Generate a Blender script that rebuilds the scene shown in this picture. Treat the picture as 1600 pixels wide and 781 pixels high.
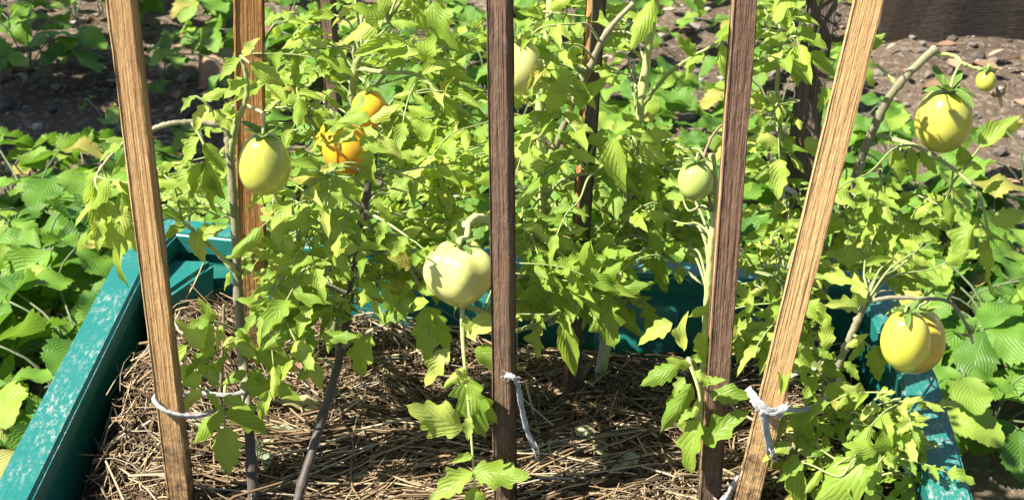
import bpy, bmesh, math, random
from math import radians, sin, cos, pi, atan2, sqrt
from mathutils import Vector, Matrix, noise
R = random.Random(7)
SC = bpy.context.scene
COL = SC.collection
for o in list(bpy.data.objects):
    bpy.data.objects.remove(o)

# ------------------------------------------------------------------ camera, world, sun
F = 2400.0 / 1600.0                       # focal length over picture width
PITCH = radians(28.0)
CAMZ = 0.75
cam_d = bpy.data.cameras.new('camera')
cam = bpy.data.objects.new('camera', cam_d)
COL.objects.link(cam)
cam.location = (0, 0, CAMZ)
cam.rotation_euler = (pi / 2 - PITCH, 0, 0)
cam_d.sensor_width = 36
cam_d.lens = F * 36
cam_d.clip_start = 0.02
cam_d.clip_end = 200
cam_d.dof.use_dof = True
cam_d.dof.focus_distance = 1.22
cam_d.dof.aperture_fstop = 22
SC.camera = cam

SUN = Vector((-0.60, -0.20, 0.80)).normalized()     # towards the sun
w = bpy.data.worlds.new('World')
SC.world = w
w.use_nodes = True
nt = w.node_tree
bg = nt.nodes['Background']
sk = nt.nodes.new('ShaderNodeTexSky')
sk.sky_type = 'NISHITA'
sk.sun_disc = False
sk.sun_elevation = math.asin(SUN.z)
sk.sun_rotation = atan2(SUN.x, SUN.y)
nt.links.new(sk.outputs[0], bg.inputs[0])
bg.inputs[1].default_value = 0.055
sd = bpy.data.lights.new('sun', 'SUN')
sd.energy = 5.0
sd.angle = radians(0.5)
sd.color = (1.0, 0.945, 0.83)
so = bpy.data.objects.new('sun', sd)
COL.objects.link(so)
so.rotation_euler = SUN.to_track_quat('Z', 'Y').to_euler()
SC.view_settings.view_transform = 'Standard'
SC.view_settings.look = 'None'
SC.view_settings.exposure = 1.66
SC.view_settings.gamma = 1.0
SC.cycles.max_bounces = 8
SC.cycles.transmission_bounces = 6

# ------------------------------------------------------------------ picture <-> place
RIGHT = Vector((1, 0, 0)); UP = Vector((0, sin(PITCH), cos(PITCH))); FWD = Vector((0, cos(PITCH), -sin(PITCH)))
EYE = Vector((0, 0, CAMZ))
def ray(px, py):
    return (FWD * 2400 + RIGHT * (px - 800) + UP * (390.5 - py))
def at(px, py, Y):                        # the place seen at a pixel of the photograph, Y metres in front
    d = ray(px, py)
    return EYE + d * (Y / d.y)
def onz(px, py, z):                       # the same, on a level plane
    d = ray(px, py)
    return EYE + d * ((z - CAMZ) / d.z)
def depth(p):
    return (p - EYE).dot(FWD)
def pix(p):
    v = p - EYE; k = 2400 / v.dot(FWD)
    return 800 + v.dot(RIGHT) * k, 390.5 - v.dot(UP) * k
GROUND = -0.33
RIM = 0.07

# ------------------------------------------------------------------ node helpers
def mat(name):
    m = bpy.data.materials.new(name); m.use_nodes = True
    nt = m.node_tree
    p = nt.nodes['Principled BSDF']
    return m, nt, p
class N:
    def __init__(s, nt): s.nt = nt
    def n(s, t, **k):
        x = s.nt.nodes.new(t)
        for a, b in k.items(): setattr(x, a, b)
        return x
    def l(s, a, b): s.nt.links.new(a, b)
    def val(s, sock, v):
        if hasattr(v, 'links') or hasattr(v, 'is_output'): s.l(v, sock)
        else: sock.default_value = v
    def m(s, op, a, b=0.0, c=None, clamp=False):
        x = s.n('ShaderNodeMath', operation=op); x.use_clamp = clamp
        s.val(x.inputs[0], a); s.val(x.inputs[1], b)
        if c is not None: s.val(x.inputs[2], c)
        return x.outputs[0]
    def mix(s, f, a, b, blend='MIX'):
        x = s.n('ShaderNodeMix', data_type='RGBA', blend_type=blend)
        s.val(x.inputs[0], f); s.val(x.inputs[6], a); s.val(x.inputs[7], b)
        return x.outputs[2]
    def ramp(s, f, stops, interp='LINEAR'):
        x = s.n('ShaderNodeValToRGB'); x.color_ramp.interpolation = interp
        e = x.color_ramp.elements
        while len(e) < len(stops): e.new(0.5)
        for i, (p, c) in enumerate(stops):
            e[i].position = p
            e[i].color = c if len(c) == 4 else (*c, 1)
        s.l(f, x.inputs[0]); return x.outputs[0]
    def noise(s, vec, scale, detail=3, rough=.55, dist=0.0):
        x = s.n('ShaderNodeTexNoise'); x.inputs['Scale'].default_value = scale
        x.inputs['Detail'].default_value = detail; x.inputs['Roughness'].default_value = rough
        x.inputs['Distortion'].default_value = dist
        if vec is not None: s.l(vec, x.inputs['Vector'])
        return x.outputs[0]
    def mapping(s, vec, scale=(1, 1, 1), loc=None):
        x = s.n('ShaderNodeMapping'); x.inputs['Scale'].default_value = scale
        if loc is not None: s.val(x.inputs['Location'], loc)
        s.l(vec, x.inputs['Vector']); return x.outputs[0]
    def bump(s, h, strength, dist):
        x = s.n('ShaderNodeBump'); x.inputs['Strength'].default_value = strength
        x.inputs['Distance'].default_value = dist
        s.l(h, x.inputs['Height']); return x.outputs[0]
C4 = lambda c: (c[0], c[1], c[2], 1)

def leaf_material(name, ca, cb, cy, tr, veins, vein_tilt, vein_col, tfac=.42, gloss=.45, spots=0.0, bump_d=.0012):
    m, nt, p = mat(name); g = N(nt)
    uv = g.n('ShaderNodeTexCoord')
    sep = g.n('ShaderNodeSeparateXYZ'); g.l(uv.outputs['UV'], sep.inputs[0])
    u = g.m('ABSOLUTE', g.m('MULTIPLY_ADD', sep.outputs[0], 2.0, -1.0)); v = sep.outputs[1]
    oi = g.n('ShaderNodeObjectInfo')
    rnd = oi.outputs['Random']
    jit = g.noise(uv.outputs['Object'], 1.3, 2)
    ph = g.m('ADD', g.m('MULTIPLY', g.m('SUBTRACT', v, g.m('MULTIPLY', u, vein_tilt)), veins), g.m('MULTIPLY', jit, .5))
    d = g.m('ABSOLUTE', g.m('SUBTRACT', g.m('FRACT', ph), .5))       # 0 midway between veins .. .5 on them
    side = g.m('SMOOTH_MAX', g.m('MULTIPLY', g.m('SUBTRACT', d, .40), 9.0), 0.0, .1)
    mid = g.m('SUBTRACT', 1.0, g.m('MULTIPLY', u, 16.0), clamp=True)
    vein = g.m('MAXIMUM', g.m('MULTIPLY', side, .75, clamp=True), mid)
    pat = g.noise(uv.outputs['Object'], 4.0, 4)
    base = g.mix(rnd, C4(ca), C4(cb))
    yel = g.m('MULTIPLY', g.m('SUBTRACT', g.m('FRACT', g.m('MULTIPLY', rnd, 7.31)), .66, clamp=True), 2.4, clamp=True)
    base = g.mix(yel, base, C4(cy))
    old = g.m('GREATER_THAN', g.m('FRACT', g.m('MULTIPLY', rnd, 23.7)), .965)
    base = g.mix(g.m('MULTIPLY', old, g.m('MULTIPLY', pat, 1.2, clamp=True)), base, (.36, .25, .07, 1))
    base = g.mix(g.m('MULTIPLY', g.m('SUBTRACT', pat, .38), 1.2, clamp=True), base, g.mix(.5, base, C4(cy)))
    if spots:
        sp = g.noise(uv.outputs['Object'], 7.0, 3)
        edge = g.m('MULTIPLY', g.m('SUBTRACT', g.m('ADD', sp, g.m('MULTIPLY', u, .25)), .80, clamp=True), 9.0, clamp=True)
        base = g.mix(g.m('MULTIPLY', edge, spots), base, (.16, .07, .025, 1))
    col = g.mix(g.m('MULTIPLY', vein, .32), base, C4(vein_col))
    h = g.m('ADD', g.m('MULTIPLY', g.m('POWER', g.m('MULTIPLY', d, 2.0), 2.0), -1.0), g.m('MULTIPLY', g.noise(uv.outputs['Object'], 16, 3), .8))
    h = g.m('SUBTRACT', h, g.m('MULTIPLY', mid, .6))
    nb = g.bump(h, .36, bump_d)
    g.l(col, p.inputs['Base Color']); g.l(nb, p.inputs['Normal'])
    p.inputs['Roughness'].default_value = gloss
    p.inputs['Specular IOR Level'].default_value = .28
    t = g.n('ShaderNodeBsdfTranslucent'); g.l(nb, t.inputs['Normal'])
    g.l(g.mix(.6, g.mix(1.0, col, (2.0, 2.0, 2.0, 1), 'MULTIPLY'), C4(tr)), t.inputs['Color'])
    mx = g.n('ShaderNodeMixShader'); mx.inputs[0].default_value = tfac
    g.l(p.outputs[0], mx.inputs[1]); g.l(t.outputs[0], mx.inputs[2])
    g.l(mx.outputs[0], nt.nodes['Material Output'].inputs[0])
    return m

M = {}
M['tomato_leaf'] = leaf_material('tomato_leaf', (.120, .225, .022), (.270, .380, .048), (.43, .47, .11), (.54, .66, .045), 6, .55, (.46, .51, .24), .40, .42, .25)
M['strawberry_leaf'] = leaf_material('strawberry_leaf', (.036, .115, .014), (.125, .250, .026), (.25, .33, .05), (.25, .48, .03), 9, .65, (.16, .25, .08), .27, .48, .5, .002)
M['dry_leaf'] = leaf_material('dry_leaf', (.30, .36, .22), (.38, .44, .28), (.42, .45, .24), (.30, .34, .14), 6, .6, (.42, .46, .34), .25, .7)
M['dead_leaf'] = leaf_material('dead_leaf', (.20, .12, .07), (.28, .16, .10), (.33, .24, .15), (.25, .12, .05), 6, .6, (.30, .22, .15), .2, .7)

def stem_material(name, ca, cb, hair=.5):
    m, nt, p = mat(name); g = N(nt)
    tc = g.n('ShaderNodeTexCoord')
    n1 = g.noise(tc.outputs['Object'], 30, 3)
    n2 = g.noise(tc.outputs['Object'], 260, 2)
    c = g.mix(g.m('MULTIPLY', g.m('SUBTRACT', n1, .3), 2.2, clamp=True), C4(ca), C4(cb))
    g.l(g.mix(g.m('MULTIPLY', g.m('SUBTRACT', n2, .5), hair, clamp=True), c, (.5, .52, .38, 1)), p.inputs['Base Color'])
    g.l(g.bump(n2, .6, .0006), p.inputs['Normal'])
    p.inputs['Roughness'].default_value = .6
    p.inputs['Sheen Weight'].default_value = .25
    return m
M['stem'] = stem_material('stem', (.17, .21, .055), (.27, .31, .10))
M['stem_pale'] = stem_material('stem_pale', (.27, .32, .09), (.42, .45, .16))
M['petiole'] = stem_material('petiole', (.05, .085, .025), (.11, .14, .04), .15)
M['stem_dark'] = stem_material('stem_dark', (.030, .022, .017), (.066, .048, .036), .2)
M['stem_grey'] = stem_material('stem_grey', (.15, .14, .075), (.24, .21, .13))
M['stem_red'] = stem_material('stem_red', (.14, .12, .06), (.20, .11, .07), .2)

def fruit_material(name, top, mid, low, streak):
    m, nt, p = mat(name); g = N(nt)
    tc = g.n('ShaderNodeTexCoord')
    sep = g.n('ShaderNodeSeparateXYZ'); g.l(tc.outputs['Generated'], sep.inputs[0])
    st = g.mapping(tc.outputs['Object'], (55, 55, 9))
    n1 = g.noise(st, 1.0, 3, .6)
    n2 = g.noise(tc.outputs['Object'], 28, 3)
    z = g.m('ADD', sep.outputs[2], g.m('MULTIPLY', g.m('SUBTRACT', n2, .5), .75))
    c = g.ramp(z, [(.08, low), (.5, mid), (.92, top)])
    c = g.mix(g.m('MULTIPLY', g.m('SUBTRACT', n1, .48), 2.6, clamp=True), c, C4(streak))
    sp = g.n('ShaderNodeTexVoronoi'); sp.inputs['Scale'].default_value = 420; g.l(tc.outputs['Object'], sp.inputs['Vector'])
    n5 = g.noise(tc.outputs['Object'], 130, 3, .6)
    c = g.mix(g.m('MULTIPLY', g.m('SUBTRACT', n5, .66, clamp=True), 5.0, clamp=True), c, (.30, .20, .08, 1))
    dots = g.m('MULTIPLY', g.m('LESS_THAN', sp.outputs['Distance'], .16), .35)
    c = g.mix(dots, c, (.62, .60, .30, 1))
    g.l(c, p.inputs['Base Color'])
    p.inputs['Roughness'].default_value = .22
    p.inputs['Specular IOR Level'].default_value = .5
    p.inputs['Subsurface Weight'].default_value = .22
    p.inputs['Subsurface Radius'].default_value = (.9, .8, .25)
    p.inputs['Subsurface Scale'].default_value = .006
    g.l(g.bump(g.noise(tc.outputs['Object'], 90, 2), .12, .001), p.inputs['Normal'])
    return m
M['fruit_green'] = fruit_material('fruit_green', (.25, .31, .05), (.42, .43, .07), (.46, .45, .09), (.56, .48, .08))
M['fruit_pale'] = fruit_material('fruit_pale', (.44, .47, .13), (.56, .55, .19), (.50, .49, .13), (.64, .61, .27))
M['fruit_lime'] = fruit_material('fruit_lime', (.30, .40, .09), (.38, .46, .12), (.36, .44, .11), (.44, .50, .17))
M['fruit_yellow'] = fruit_material('fruit_yellow', (.58, .50, .05), (.60, .55, .07), (.54, .53, .09), (.66, .58, .13))
M['fruit_gold'] = fruit_material('fruit_gold', (.52, .40, .05), (.56, .40, .05), (.52, .37, .05), (.58, .46, .07))
M['fruit_ochre'] = fruit_material('fruit_ochre', (.34, .36, .06), (.50, .46, .08), (.42, .40, .07), (.56, .45, .06))
M['fruit_orange'] = fruit_material('fruit_orange', (.70, .42, .03), (.66, .27, .015), (.58, .15, .01), (.72, .34, .02))

def wood_material(name, a, b, dark, grain=1.0, weather=0.0):
    m, nt, p = mat(name); g = N(nt)
    tc = g.n('ShaderNodeTexCoord')
    warp = g.noise(g.mapping(tc.outputs['Object'], (30, 30, 3)), 1.0, 2)
    wv = g.n('ShaderNodeTexWave', wave_type='BANDS', bands_direction='X')
    mp = g.mapping(tc.outputs['Object'], (1, .35, .035))
    g.l(mp, wv.inputs['Vector']); wv.inputs['Scale'].default_value = 75; wv.inputs['Distortion'].default_value = 7
    wv.inputs['Detail'].default_value = 3; wv.inputs['Detail Scale'].default_value = 1.6
    fib = g.noise(g.mapping(tc.outputs['Object'], (700, 700, 16)), 1.0, 4, .65)
    fib2 = g.noise(g.mapping(tc.outputs['Object'], (260, 260, 60)), 1.0, 4, .6)
    blot = g.noise(g.mapping(tc.outputs['Object'], (14, 14, 5)), 1.0, 3)
    gr = g.noise(g.mapping(tc.outputs['Object'], (330, 330, 5)), 1.0, 3, .6)
    lines = g.m('ADD', g.m('MULTIPLY', wv.outputs[1], .35), g.m('MULTIPLY', g.m('SUBTRACT', gr, .35, clamp=True), 2.2))
    c = g.mix(g.m('MULTIPLY', lines, grain, clamp=True), C4(a), C4(b))
    c = g.mix(g.m('MULTIPLY', g.m('SUBTRACT', fib, .46), 3.4, clamp=True), c, C4(dark))
    c = g.mix(g.m('MULTIPLY', g.m('SUBTRACT', blot, .5), 1.6, clamp=True), c, g.mix(.5, C4(dark), c))
    if weather:
        c = g.mix(g.m('MULTIPLY', g.m('SUBTRACT', fib2, .52), 5.0 * weather, clamp=True), c, (.035, .027, .022, 1))
    kv = g.n('ShaderNodeTexVoronoi'); kv.inputs['Scale'].default_value = 1.0
    g.l(g.mapping(tc.outputs['Object'], (26, 26, 9)), kv.inputs['Vector'])
    knot = g.m('MULTIPLY', g.m('SUBTRACT', .20, kv.outputs['Distance'], clamp=True), 9.0, clamp=True)
    c = g.mix(g.m('MULTIPLY', knot, .8), c, C4([q * .55 for q in dark]))
    sz = g.n('ShaderNodeSeparateXYZ'); g.l(tc.outputs['Object'], sz.inputs[0])
    splash = g.noise(tc.outputs['Object'], 120, 4, .7)
    low = g.m('MULTIPLY', g.m('SUBTRACT', .24, sz.outputs[2], clamp=True), 2.2, clamp=True)
    c = g.mix(g.m('MULTIPLY', g.m('SUBTRACT', g.m('ADD', splash, low), .66, clamp=True), 3.5, clamp=True), c, (.07, .05, .036, 1))
    g.l(c, p.inputs['Base Color'])
    h = g.m('ADD', g.m('MULTIPLY', gr, -1.2), g.m('ADD', fib, g.m('MULTIPLY', fib2, .8 + weather)))
    g.l(g.bump(h, 1.0, .0022), p.inputs['Normal'])
    p.inputs['Roughness'].default_value = .75
    p.inputs['Specular IOR Level'].default_value = .25
    return m
M['wood_gold'] = wood_material('wood_gold', (.50, .335, .16), (.38, .22, .09), (.19, .09, .034))
M['wood_orange'] = wood_material('wood_orange', (.44, .24, .092), (.32, .15, .05), (.19, .08, .03))
M['wood_fresh'] = wood_material('wood_fresh', (.56, .375, .18), (.48, .29, .12), (.32, .17, .07), .8)
M['wood_brown'] = wood_material('wood_brown', (.215, .135, .09), (.145, .082, .053), (.08, .045, .03), .9, .6)
M['wood_dark'] = wood_material('wood_dark', (.20, .128, .084), (.13, .078, .050), (.055, .033, .025), 1, .5)
M['wood_grey'] = wood_material('wood_grey', (.17, .13, .11), (.11, .08, .066), (.05, .037, .032), 1, .7)
M['dark_strip'] = wood_material('dark_strip', (.046, .036, .028), (.036, .028, .022), (.022, .017, .013), 1, .7)

def plastic_material():
    m, nt, p = mat('teal_plastic'); g = N(nt)
    tc = g.n('ShaderNodeTexCoord')
    geo = g.n('ShaderNodeNewGeometry')
    sep = g.n('ShaderNodeSeparateXYZ'); g.l(geo.outputs['Normal'], sep.inputs[0])
    n1 = g.noise(tc.outputs['Object'], 9, 4, .6)
    n2 = g.noise(g.mapping(tc.outputs['Object'], (260, 90, 120)), 1, 5, .75)
    n3 = g.noise(tc.outputs['Object'], 380, 2)
    base = g.mix(n1, (.006, .105, .094, 1), (.012, .150, .132, 1))
    scuff = g.m('MULTIPLY', g.m('MULTIPLY', g.m('SUBTRACT', n1, .44, clamp=True), 7.0, clamp=True), g.m('MULTIPLY', g.m('SUBTRACT', n2, .50, clamp=True), 9.0, clamp=True), clamp=True)
    scuff = g.m('MULTIPLY', scuff, g.m('GREATER_THAN', sep.outputs[2], .5))      # trodden and rained-on tops only
    dust = g.m('MULTIPLY', g.m('SUBTRACT', n3, .5, clamp=True), .5)
    c = g.mix(g.m('MULTIPLY', scuff, .72), base, (.31, .31, .28, 1))
    c = g.mix(dust, c, (.25, .24, .19, 1))
    g.l(c, p.inputs['Base Color'])
    g.l(g.m('MULTIPLY_ADD', scuff, .35, .36), p.inputs['Roughness'])
    g.l(g.bump(g.m('ADD', n3, g.m('MULTIPLY', scuff, 1.5)), .25, .0008), p.inputs['Normal'])
    return m
M['plastic'] = plastic_material()

def simple(name, a, b, scale, rough=.9, bscale=60, bd=.003, c=None):
    m, nt, p = mat(name); g = N(nt)
    tc = g.n('ShaderNodeTexCoord')
    n1 = g.noise(tc.outputs['Object'], scale, 5, .6)
    col = g.mix(g.m('MULTIPLY', g.m('SUBTRACT', n1, .3), 2.4, clamp=True), C4(a), C4(b))
    if c:
        n4 = g.noise(tc.outputs['Object'], bscale * 1.7, 3)
        col = g.mix(g.m('MULTIPLY', g.m('SUBTRACT', n4, .52), 4.5, clamp=True), col, C4(c))
    g.l(col, p.inputs['Base Color'])
    g.l(g.bump(g.noise(tc.outputs['Object'], bscale, 6, .65), 1.0, bd), p.inputs['Normal'])
    p.inputs['Roughness'].default_value = rough
    p.inputs['Specular IOR Level'].default_value = .15
    return m
M['soil'] = simple('soil', (.058, .041, .029), (.165, .122, .088), 5, .95, 45, .018, (.27, .22, .17))
M['compost'] = simple('compost', (.018, .012, .009), (.055, .036, .024), 14, .95, 90, .006)
M['stone_tan'] = simple('stone_tan', (.20, .13, .08), (.34, .24, .155), 30, .9, 45, .008)
M['stone_red'] = simple('stone_red', (.16, .08, .06), (.24, .13, .10), 16, .85, 60, .002)
M['cloth'] = simple('cloth', (.33, .32, .31), (.56, .55, .55), 160, .9, 900, .002)
M['cloth_grey'] = simple('cloth_grey', (.30, .29, .28), (.45, .44, .43), 40, .9, 350, .0015)
M['flower_dry'] = simple('flower_dry', (.38, .26, .13), (.50, .38, .20), 40, .9, 200, .001)
M['flower'] = simple('flower', (.70, .52, .03), (.72, .60, .06), 40, .8, 200, .001)

def island_material(name, stops, rough=.8):
    m, nt, p = mat(name); g = N(nt)
    geo = g.n('ShaderNodeNewGeometry'); tc = g.n('ShaderNodeTexCoord')
    c = g.ramp(geo.outputs['Random Per Island'], stops)
    n1 = g.noise(tc.outputs['Object'], 240, 3)
    c = g.mix(g.m('MULTIPLY', n1, .7), c, g.mix(.75, c, (.05, .035, .022, 1)))
    g.l(c, p.inputs['Base Color']); p.inputs['Roughness'].default_value = rough
    p.inputs['Specular IOR Level'].default_value = .2
    return m
M['straw'] = island_material('straw', [(0, (.04, .026, .016)), (.25, (.11, .070, .038)), (.52, (.25, .172, .095)), (.78, (.40, .30, .17)), (.92, (.50, .41, .27)), (1, (.36, .32, .26))])
M['pebble'] = island_material('pebble', [(0, (.06, .05, .042)), (.4, (.13, .11, .095)), (.8, (.22, .19, .165)), (1, (.40, .37, .34))])
M['litter'] = island_material('litter', [(0, (.10, .06, .035)), (.5, (.26, .16, .10)), (.8, (.36, .24, .16)), (1, (.42, .34, .25))])

# ------------------------------------------------------------------ object helpers
def link(name, me, parent=None, mtx=None, material=None):
    o = bpy.data.objects.new(name, me)
    COL.objects.link(o)
    if parent is not None: o.parent = parent
    if mtx is not None: o.matrix_basis = mtx
    if material is not None and me is not None and not me.materials: me.materials.append(material)
    return o
def tag(o, label=None, cat=None, group=None, kind=None):
    if label: o['label'] = label
    if cat: o['category'] = cat
    if group: o['group'] = group
    if kind: o['kind'] = kind
    return o
def empty(name, loc, label, cat, group=None):
    o = bpy.data.objects.new(name, None); COL.objects.link(o); o.location = loc
    o.empty_display_size = .02
    return tag(o, label, cat, group)
def mesh(name, vs, fs, smooth=True, uvs=None):
    me = bpy.data.meshes.new(name); me.from_pydata([tuple(v) for v in vs], [], fs); me.update()
    if smooth: me.polygons.foreach_set('use_smooth', [True] * len(me.polygons))
    if uvs is not None:
        ul = me.uv_layers.new(name='UVMap')
        flat = []
        for l in me.loops: flat.extend(uvs[l.vertex_index])
        ul.data.foreach_set('uv', flat)
    return me
def bm_mesh(name, bm, smooth=False):
    me = bpy.data.meshes.new(name); bm.normal_update(); bm.to_mesh(me); bm.free()
    if smooth: me.polygons.foreach_set('use_smooth', [True] * len(me.polygons))
    return me
def smooth_path(pts, n):
    P = [Vector(p) for p in pts]
    if len(P) == 2: return [P[0].lerp(P[1], i / n) for i in range(n + 1)]
    out = []; m = len(P) - 1
    for i in range(n + 1):
        t = i / n * m; k = min(int(t), m - 1); f = t - k
        p0 = P[max(k - 1, 0)]; p1 = P[k]; p2 = P[k + 1]; p3 = P[min(k + 2, m)]
        out.append(0.5 * ((2 * p1) + (p2 - p0) * f + (2 * p0 - 5 * p1 + 4 * p2 - p3) * f * f + (3 * p1 - p0 - 3 * p2 + p3) * f ** 3))
    return out
def tube(vs, fs, path, r0, r1, sides=6, wob=0.0, flat=1.0, cap=True, rng=R, nodes=0):
    base = len(vs); n = len(path); prev = None
    for i, p in enumerate(path):
        d = (path[min(i + 1, n - 1)] - path[max(i - 1, 0)])
        d = d.normalized() if d.length > 1e-9 else Vector((0, 0, 1))
        if prev is None: a = d.orthogonal().normalized()
        else:
            a = prev - d * prev.dot(d)
            a = a.normalized() if a.length > 1e-6 else d.orthogonal().normalized()
        prev = a; b = d.cross(a)
        r = r0 + (r1 - r0) * i / max(n - 1, 1)
        r *= 1 + wob * (rng.random() - .5)
        if nodes and i % nodes == nodes // 2: r *= 1.28
        for k in range(sides):
            t = 2 * pi * k / sides
            vs.append(p + a * (cos(t) * r) + b * (sin(t) * r * flat))
    for i in range(n - 1):
        for k in range(sides):
            q = base + i * sides; k2 = (k + 1) % sides
            fs.append((q + k, q + k2, q + sides + k2, q + sides + k))
    if cap:
        fs.append(tuple(base + k for k in range(sides))[::-1])
        fs.append(tuple(base + (n - 1) * sides + k for k in range(sides)))
def frame(base, d, nrm, s=1.0, sx=None):
    y = d.normalized(); z = nrm - y * nrm.dot(y)
    z = z.normalized() if z.length > 1e-4 else y.orthogonal().normalized()
    x = y.cross(z)
    sx = s if sx is None else sx
    return Matrix(((x.x * sx, y.x * s, z.x * s, base.x), (x.y * sx, y.y * s, z.y * s, base.y), (x.z * sx, y.z * s, z.z * s, base.z), (0, 0, 0, 1)))
def rv(s=1.0, rng=R):
    return Vector((rng.uniform(-s, s), rng.uniform(-s, s), rng.uniform(-s, s)))

# ------------------------------------------------------------------ ground
def ground():
    xs = [-40, -14, -6, -3.2] + [-2.2 + i * .034 for i in range(131)] + [3.2, 6, 14, 40]
    ys = [-30, -8, -3, -.5, .6] + [1.1 + i * .034 for i in range(71)] + [4.2, 6, 12, 40, 90]
    vs, fs = [], []
    for y in ys:
        for x in xs:
            z = GROUND
            if -2.3 < x < 2.3 and 1 < y < 3.6:
                p = Vector((x * 3, y * 3, 0))
                z += .022 * noise.fractal(p, 1, 2, 5) + .012 * noise.noise(p * 6) - .01
            vs.append((x, y, z))
    W = len(xs)
    for j in range(len(ys) - 1):
        for i in range(W - 1):
            fs.append((j * W + i, j * W + i + 1, (j + 1) * W + i + 1, (j + 1) * W + i))
    o = link('ground', mesh('ground', vs, fs), material=M['soil'])
    tag(o, 'bare brown garden soil between the strawberry plants', kind='structure')
ground()

# ------------------------------------------------------------------ planter
rimpt = lambda x, y: onz(x, y, RIM)
OUT = [rimpt(-160, 1040), rimpt(176, 411), rimpt(249, 338), rimpt(900, 398), rimpt(1385, 424), rimpt(1466, 588), rimpt(1600, 1040)]
def inset(poly, d):
    n = len(poly); out = []
    for i in range(n):
        p0, p1, p2 = poly[i - 1], poly[i], poly[(i + 1) % n]
        a = (p1 - p0).normalized(); b = (p2 - p1).normalized()
        na = Vector((a.y, -a.x, 0)); nb = Vector((b.y, -b.x, 0))
        k = (na + nb); k = k / max(k.dot(na), .3)
        out.append(p1 + k * d)
    return out
IN = inset(OUT, .032)
def inside(poly, x, y, m=0.0):
    c = False; n = len(poly)
    for i in range(n):
        a, b = poly[i - 1], poly[i]
        if (a.y > y) != (b.y > y) and x < (b.x - a.x) * (y - a.y) / (b.y - a.y) + a.x: c = not c
    return c
def planter():
    root = empty('planter_box', (0, .95, GROUND), 'teal plastic raised planter box filled with straw mulch', 'planter box')
    loc = Vector(root.location)
    n = len(OUT)
    OI = inset(OUT, .012); WI = inset(OUT, .027); WB = inset(OUT, .044)
    for i in range(n):
        j = (i + 1) % n
        bm = bmesh.new()
        def prism(quad_top, quad_bot):
            v = [bm.verts.new(p) for p in quad_top] + [bm.verts.new(p) for p in quad_bot]
            for f in ((0, 1, 2, 3), (7, 6, 5, 4), (0, 4, 5, 1), (1, 5, 6, 2), (2, 6, 7, 3), (3, 7, 4, 0)): bm.faces.new([v[k] for k in f])
        z = lambda p, h: Vector((p.x, p.y, h)) - loc
        prism([z(OUT[i], RIM), z(OUT[j], RIM), z(IN[j], RIM), z(IN[i], RIM)], [z(OUT[i], RIM - .034), z(OUT[j], RIM - .034), z(IN[j], RIM - .022), z(IN[i], RIM - .022)])
        bmesh.ops.recalc_face_normals(bm, faces=bm.faces[:])
        bmesh.ops.bevel(bm, geom=[e for e in bm.edges if e.calc_length() > .06], offset=.003, segments=3, affect='EDGES')
        me = bm_mesh('rim', bm)
        r = link('rim', me, root, material=M['plastic'])
        bm = bmesh.new()
        prism([z(WI[i].lerp(OUT[i], .35), RIM - .024), z(WI[j].lerp(OUT[j], .35), RIM - .024), z(WI[j], RIM - .0235), z(WI[i], RIM - .0235)],
              [z(WB[i].lerp(OUT[i], .25), GROUND - .02), z(WB[j].lerp(OUT[j], .25), GROUND - .02), z(WB[j], GROUND - .02), z(WB[i], GROUND - .02)])
        bmesh.ops.recalc_face_normals(bm, faces=bm.faces[:])
        link('wall', bm_mesh('wall', bm), root, material=M['plastic'])
    # ribs bulging out of the back panel
    a, b = WI[2], WI[3]
    for t0, t1 in ((.08, .2), (.30, .42), (.52, .64), (.74, .86)):
        rib(root, loc, WI[2], WI[3], t0, t1)
    for t0, t1 in ((.08, .38), (.62, .92)):
        rib(root, loc, WI[3], WI[4], t0, t1)
    # sloping gusset across the back left corner
    p = [rimpt(228, 446), rimpt(335, 374), rimpt(318, 420), rimpt(262, 452)]
    bm = bmesh.new()
    tp = [Vector((p[0].x, p[0].y, .048)), Vector((p[1].x, p[1].y, .048))]
    bt = [Vector((p[3].x + .012, p[3].y - .01, -.05)), Vector((p[2].x, p[2].y, -.05))]
    cb = Vector((rimpt(250, 372).x, rimpt(250, 372).y, -.05)); ct = Vector((cb.x, cb.y, .048))
    v = [bm.verts.new(q - loc) for q in (tp[0], tp[1], ct, bt[0], bt[1], cb)]
    for f in ((0, 1, 2), (5, 4, 3), (0, 3, 4, 1), (1, 4, 5, 2), (2, 5, 3, 0)): bm.faces.new([v[k] for k in f])
    bmesh.ops.recalc_face_normals(bm, faces=bm.faces[:])
    bmesh.ops.bevel(bm, geom=bm.edges[:], offset=.004, segments=2, affect='EDGES')
    link('corner_bracket', bm_mesh('corner_bracket', bm), root, material=M['plastic'])
def rib(root, loc, a, b, t0, t1):
    d = (b - a); nrm = Vector((d.y, -d.x, 0)).normalized()
    bm = bmesh.new(); q = []
    for s, h in ((0, RIM - .03), (.026, -.02), (.03, -.12), (0, -.16)):
        for t in (t0, t1):
            tt = t + (.012 if t == t0 else -.012) * (s > 0)
            x = a + d * tt + nrm * (s - .001)
            q.append(bm.verts.new(Vector((x.x, x.y, h)) - loc))
    for k in range(3): bm.faces.new((q[2 * k], q[2 * k + 1], q[2 * k + 3], q[2 * k + 2]))
    bm.faces.new((q[0], q[2], q[4], q[6])); bm.faces.new((q[1], q[7], q[5], q[3]))
    bmesh.ops.recalc_face_normals(bm, faces=bm.faces[:])
    link('rib', bm_mesh('rib', bm, True), root, material=M['plastic'])
planter()

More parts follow.
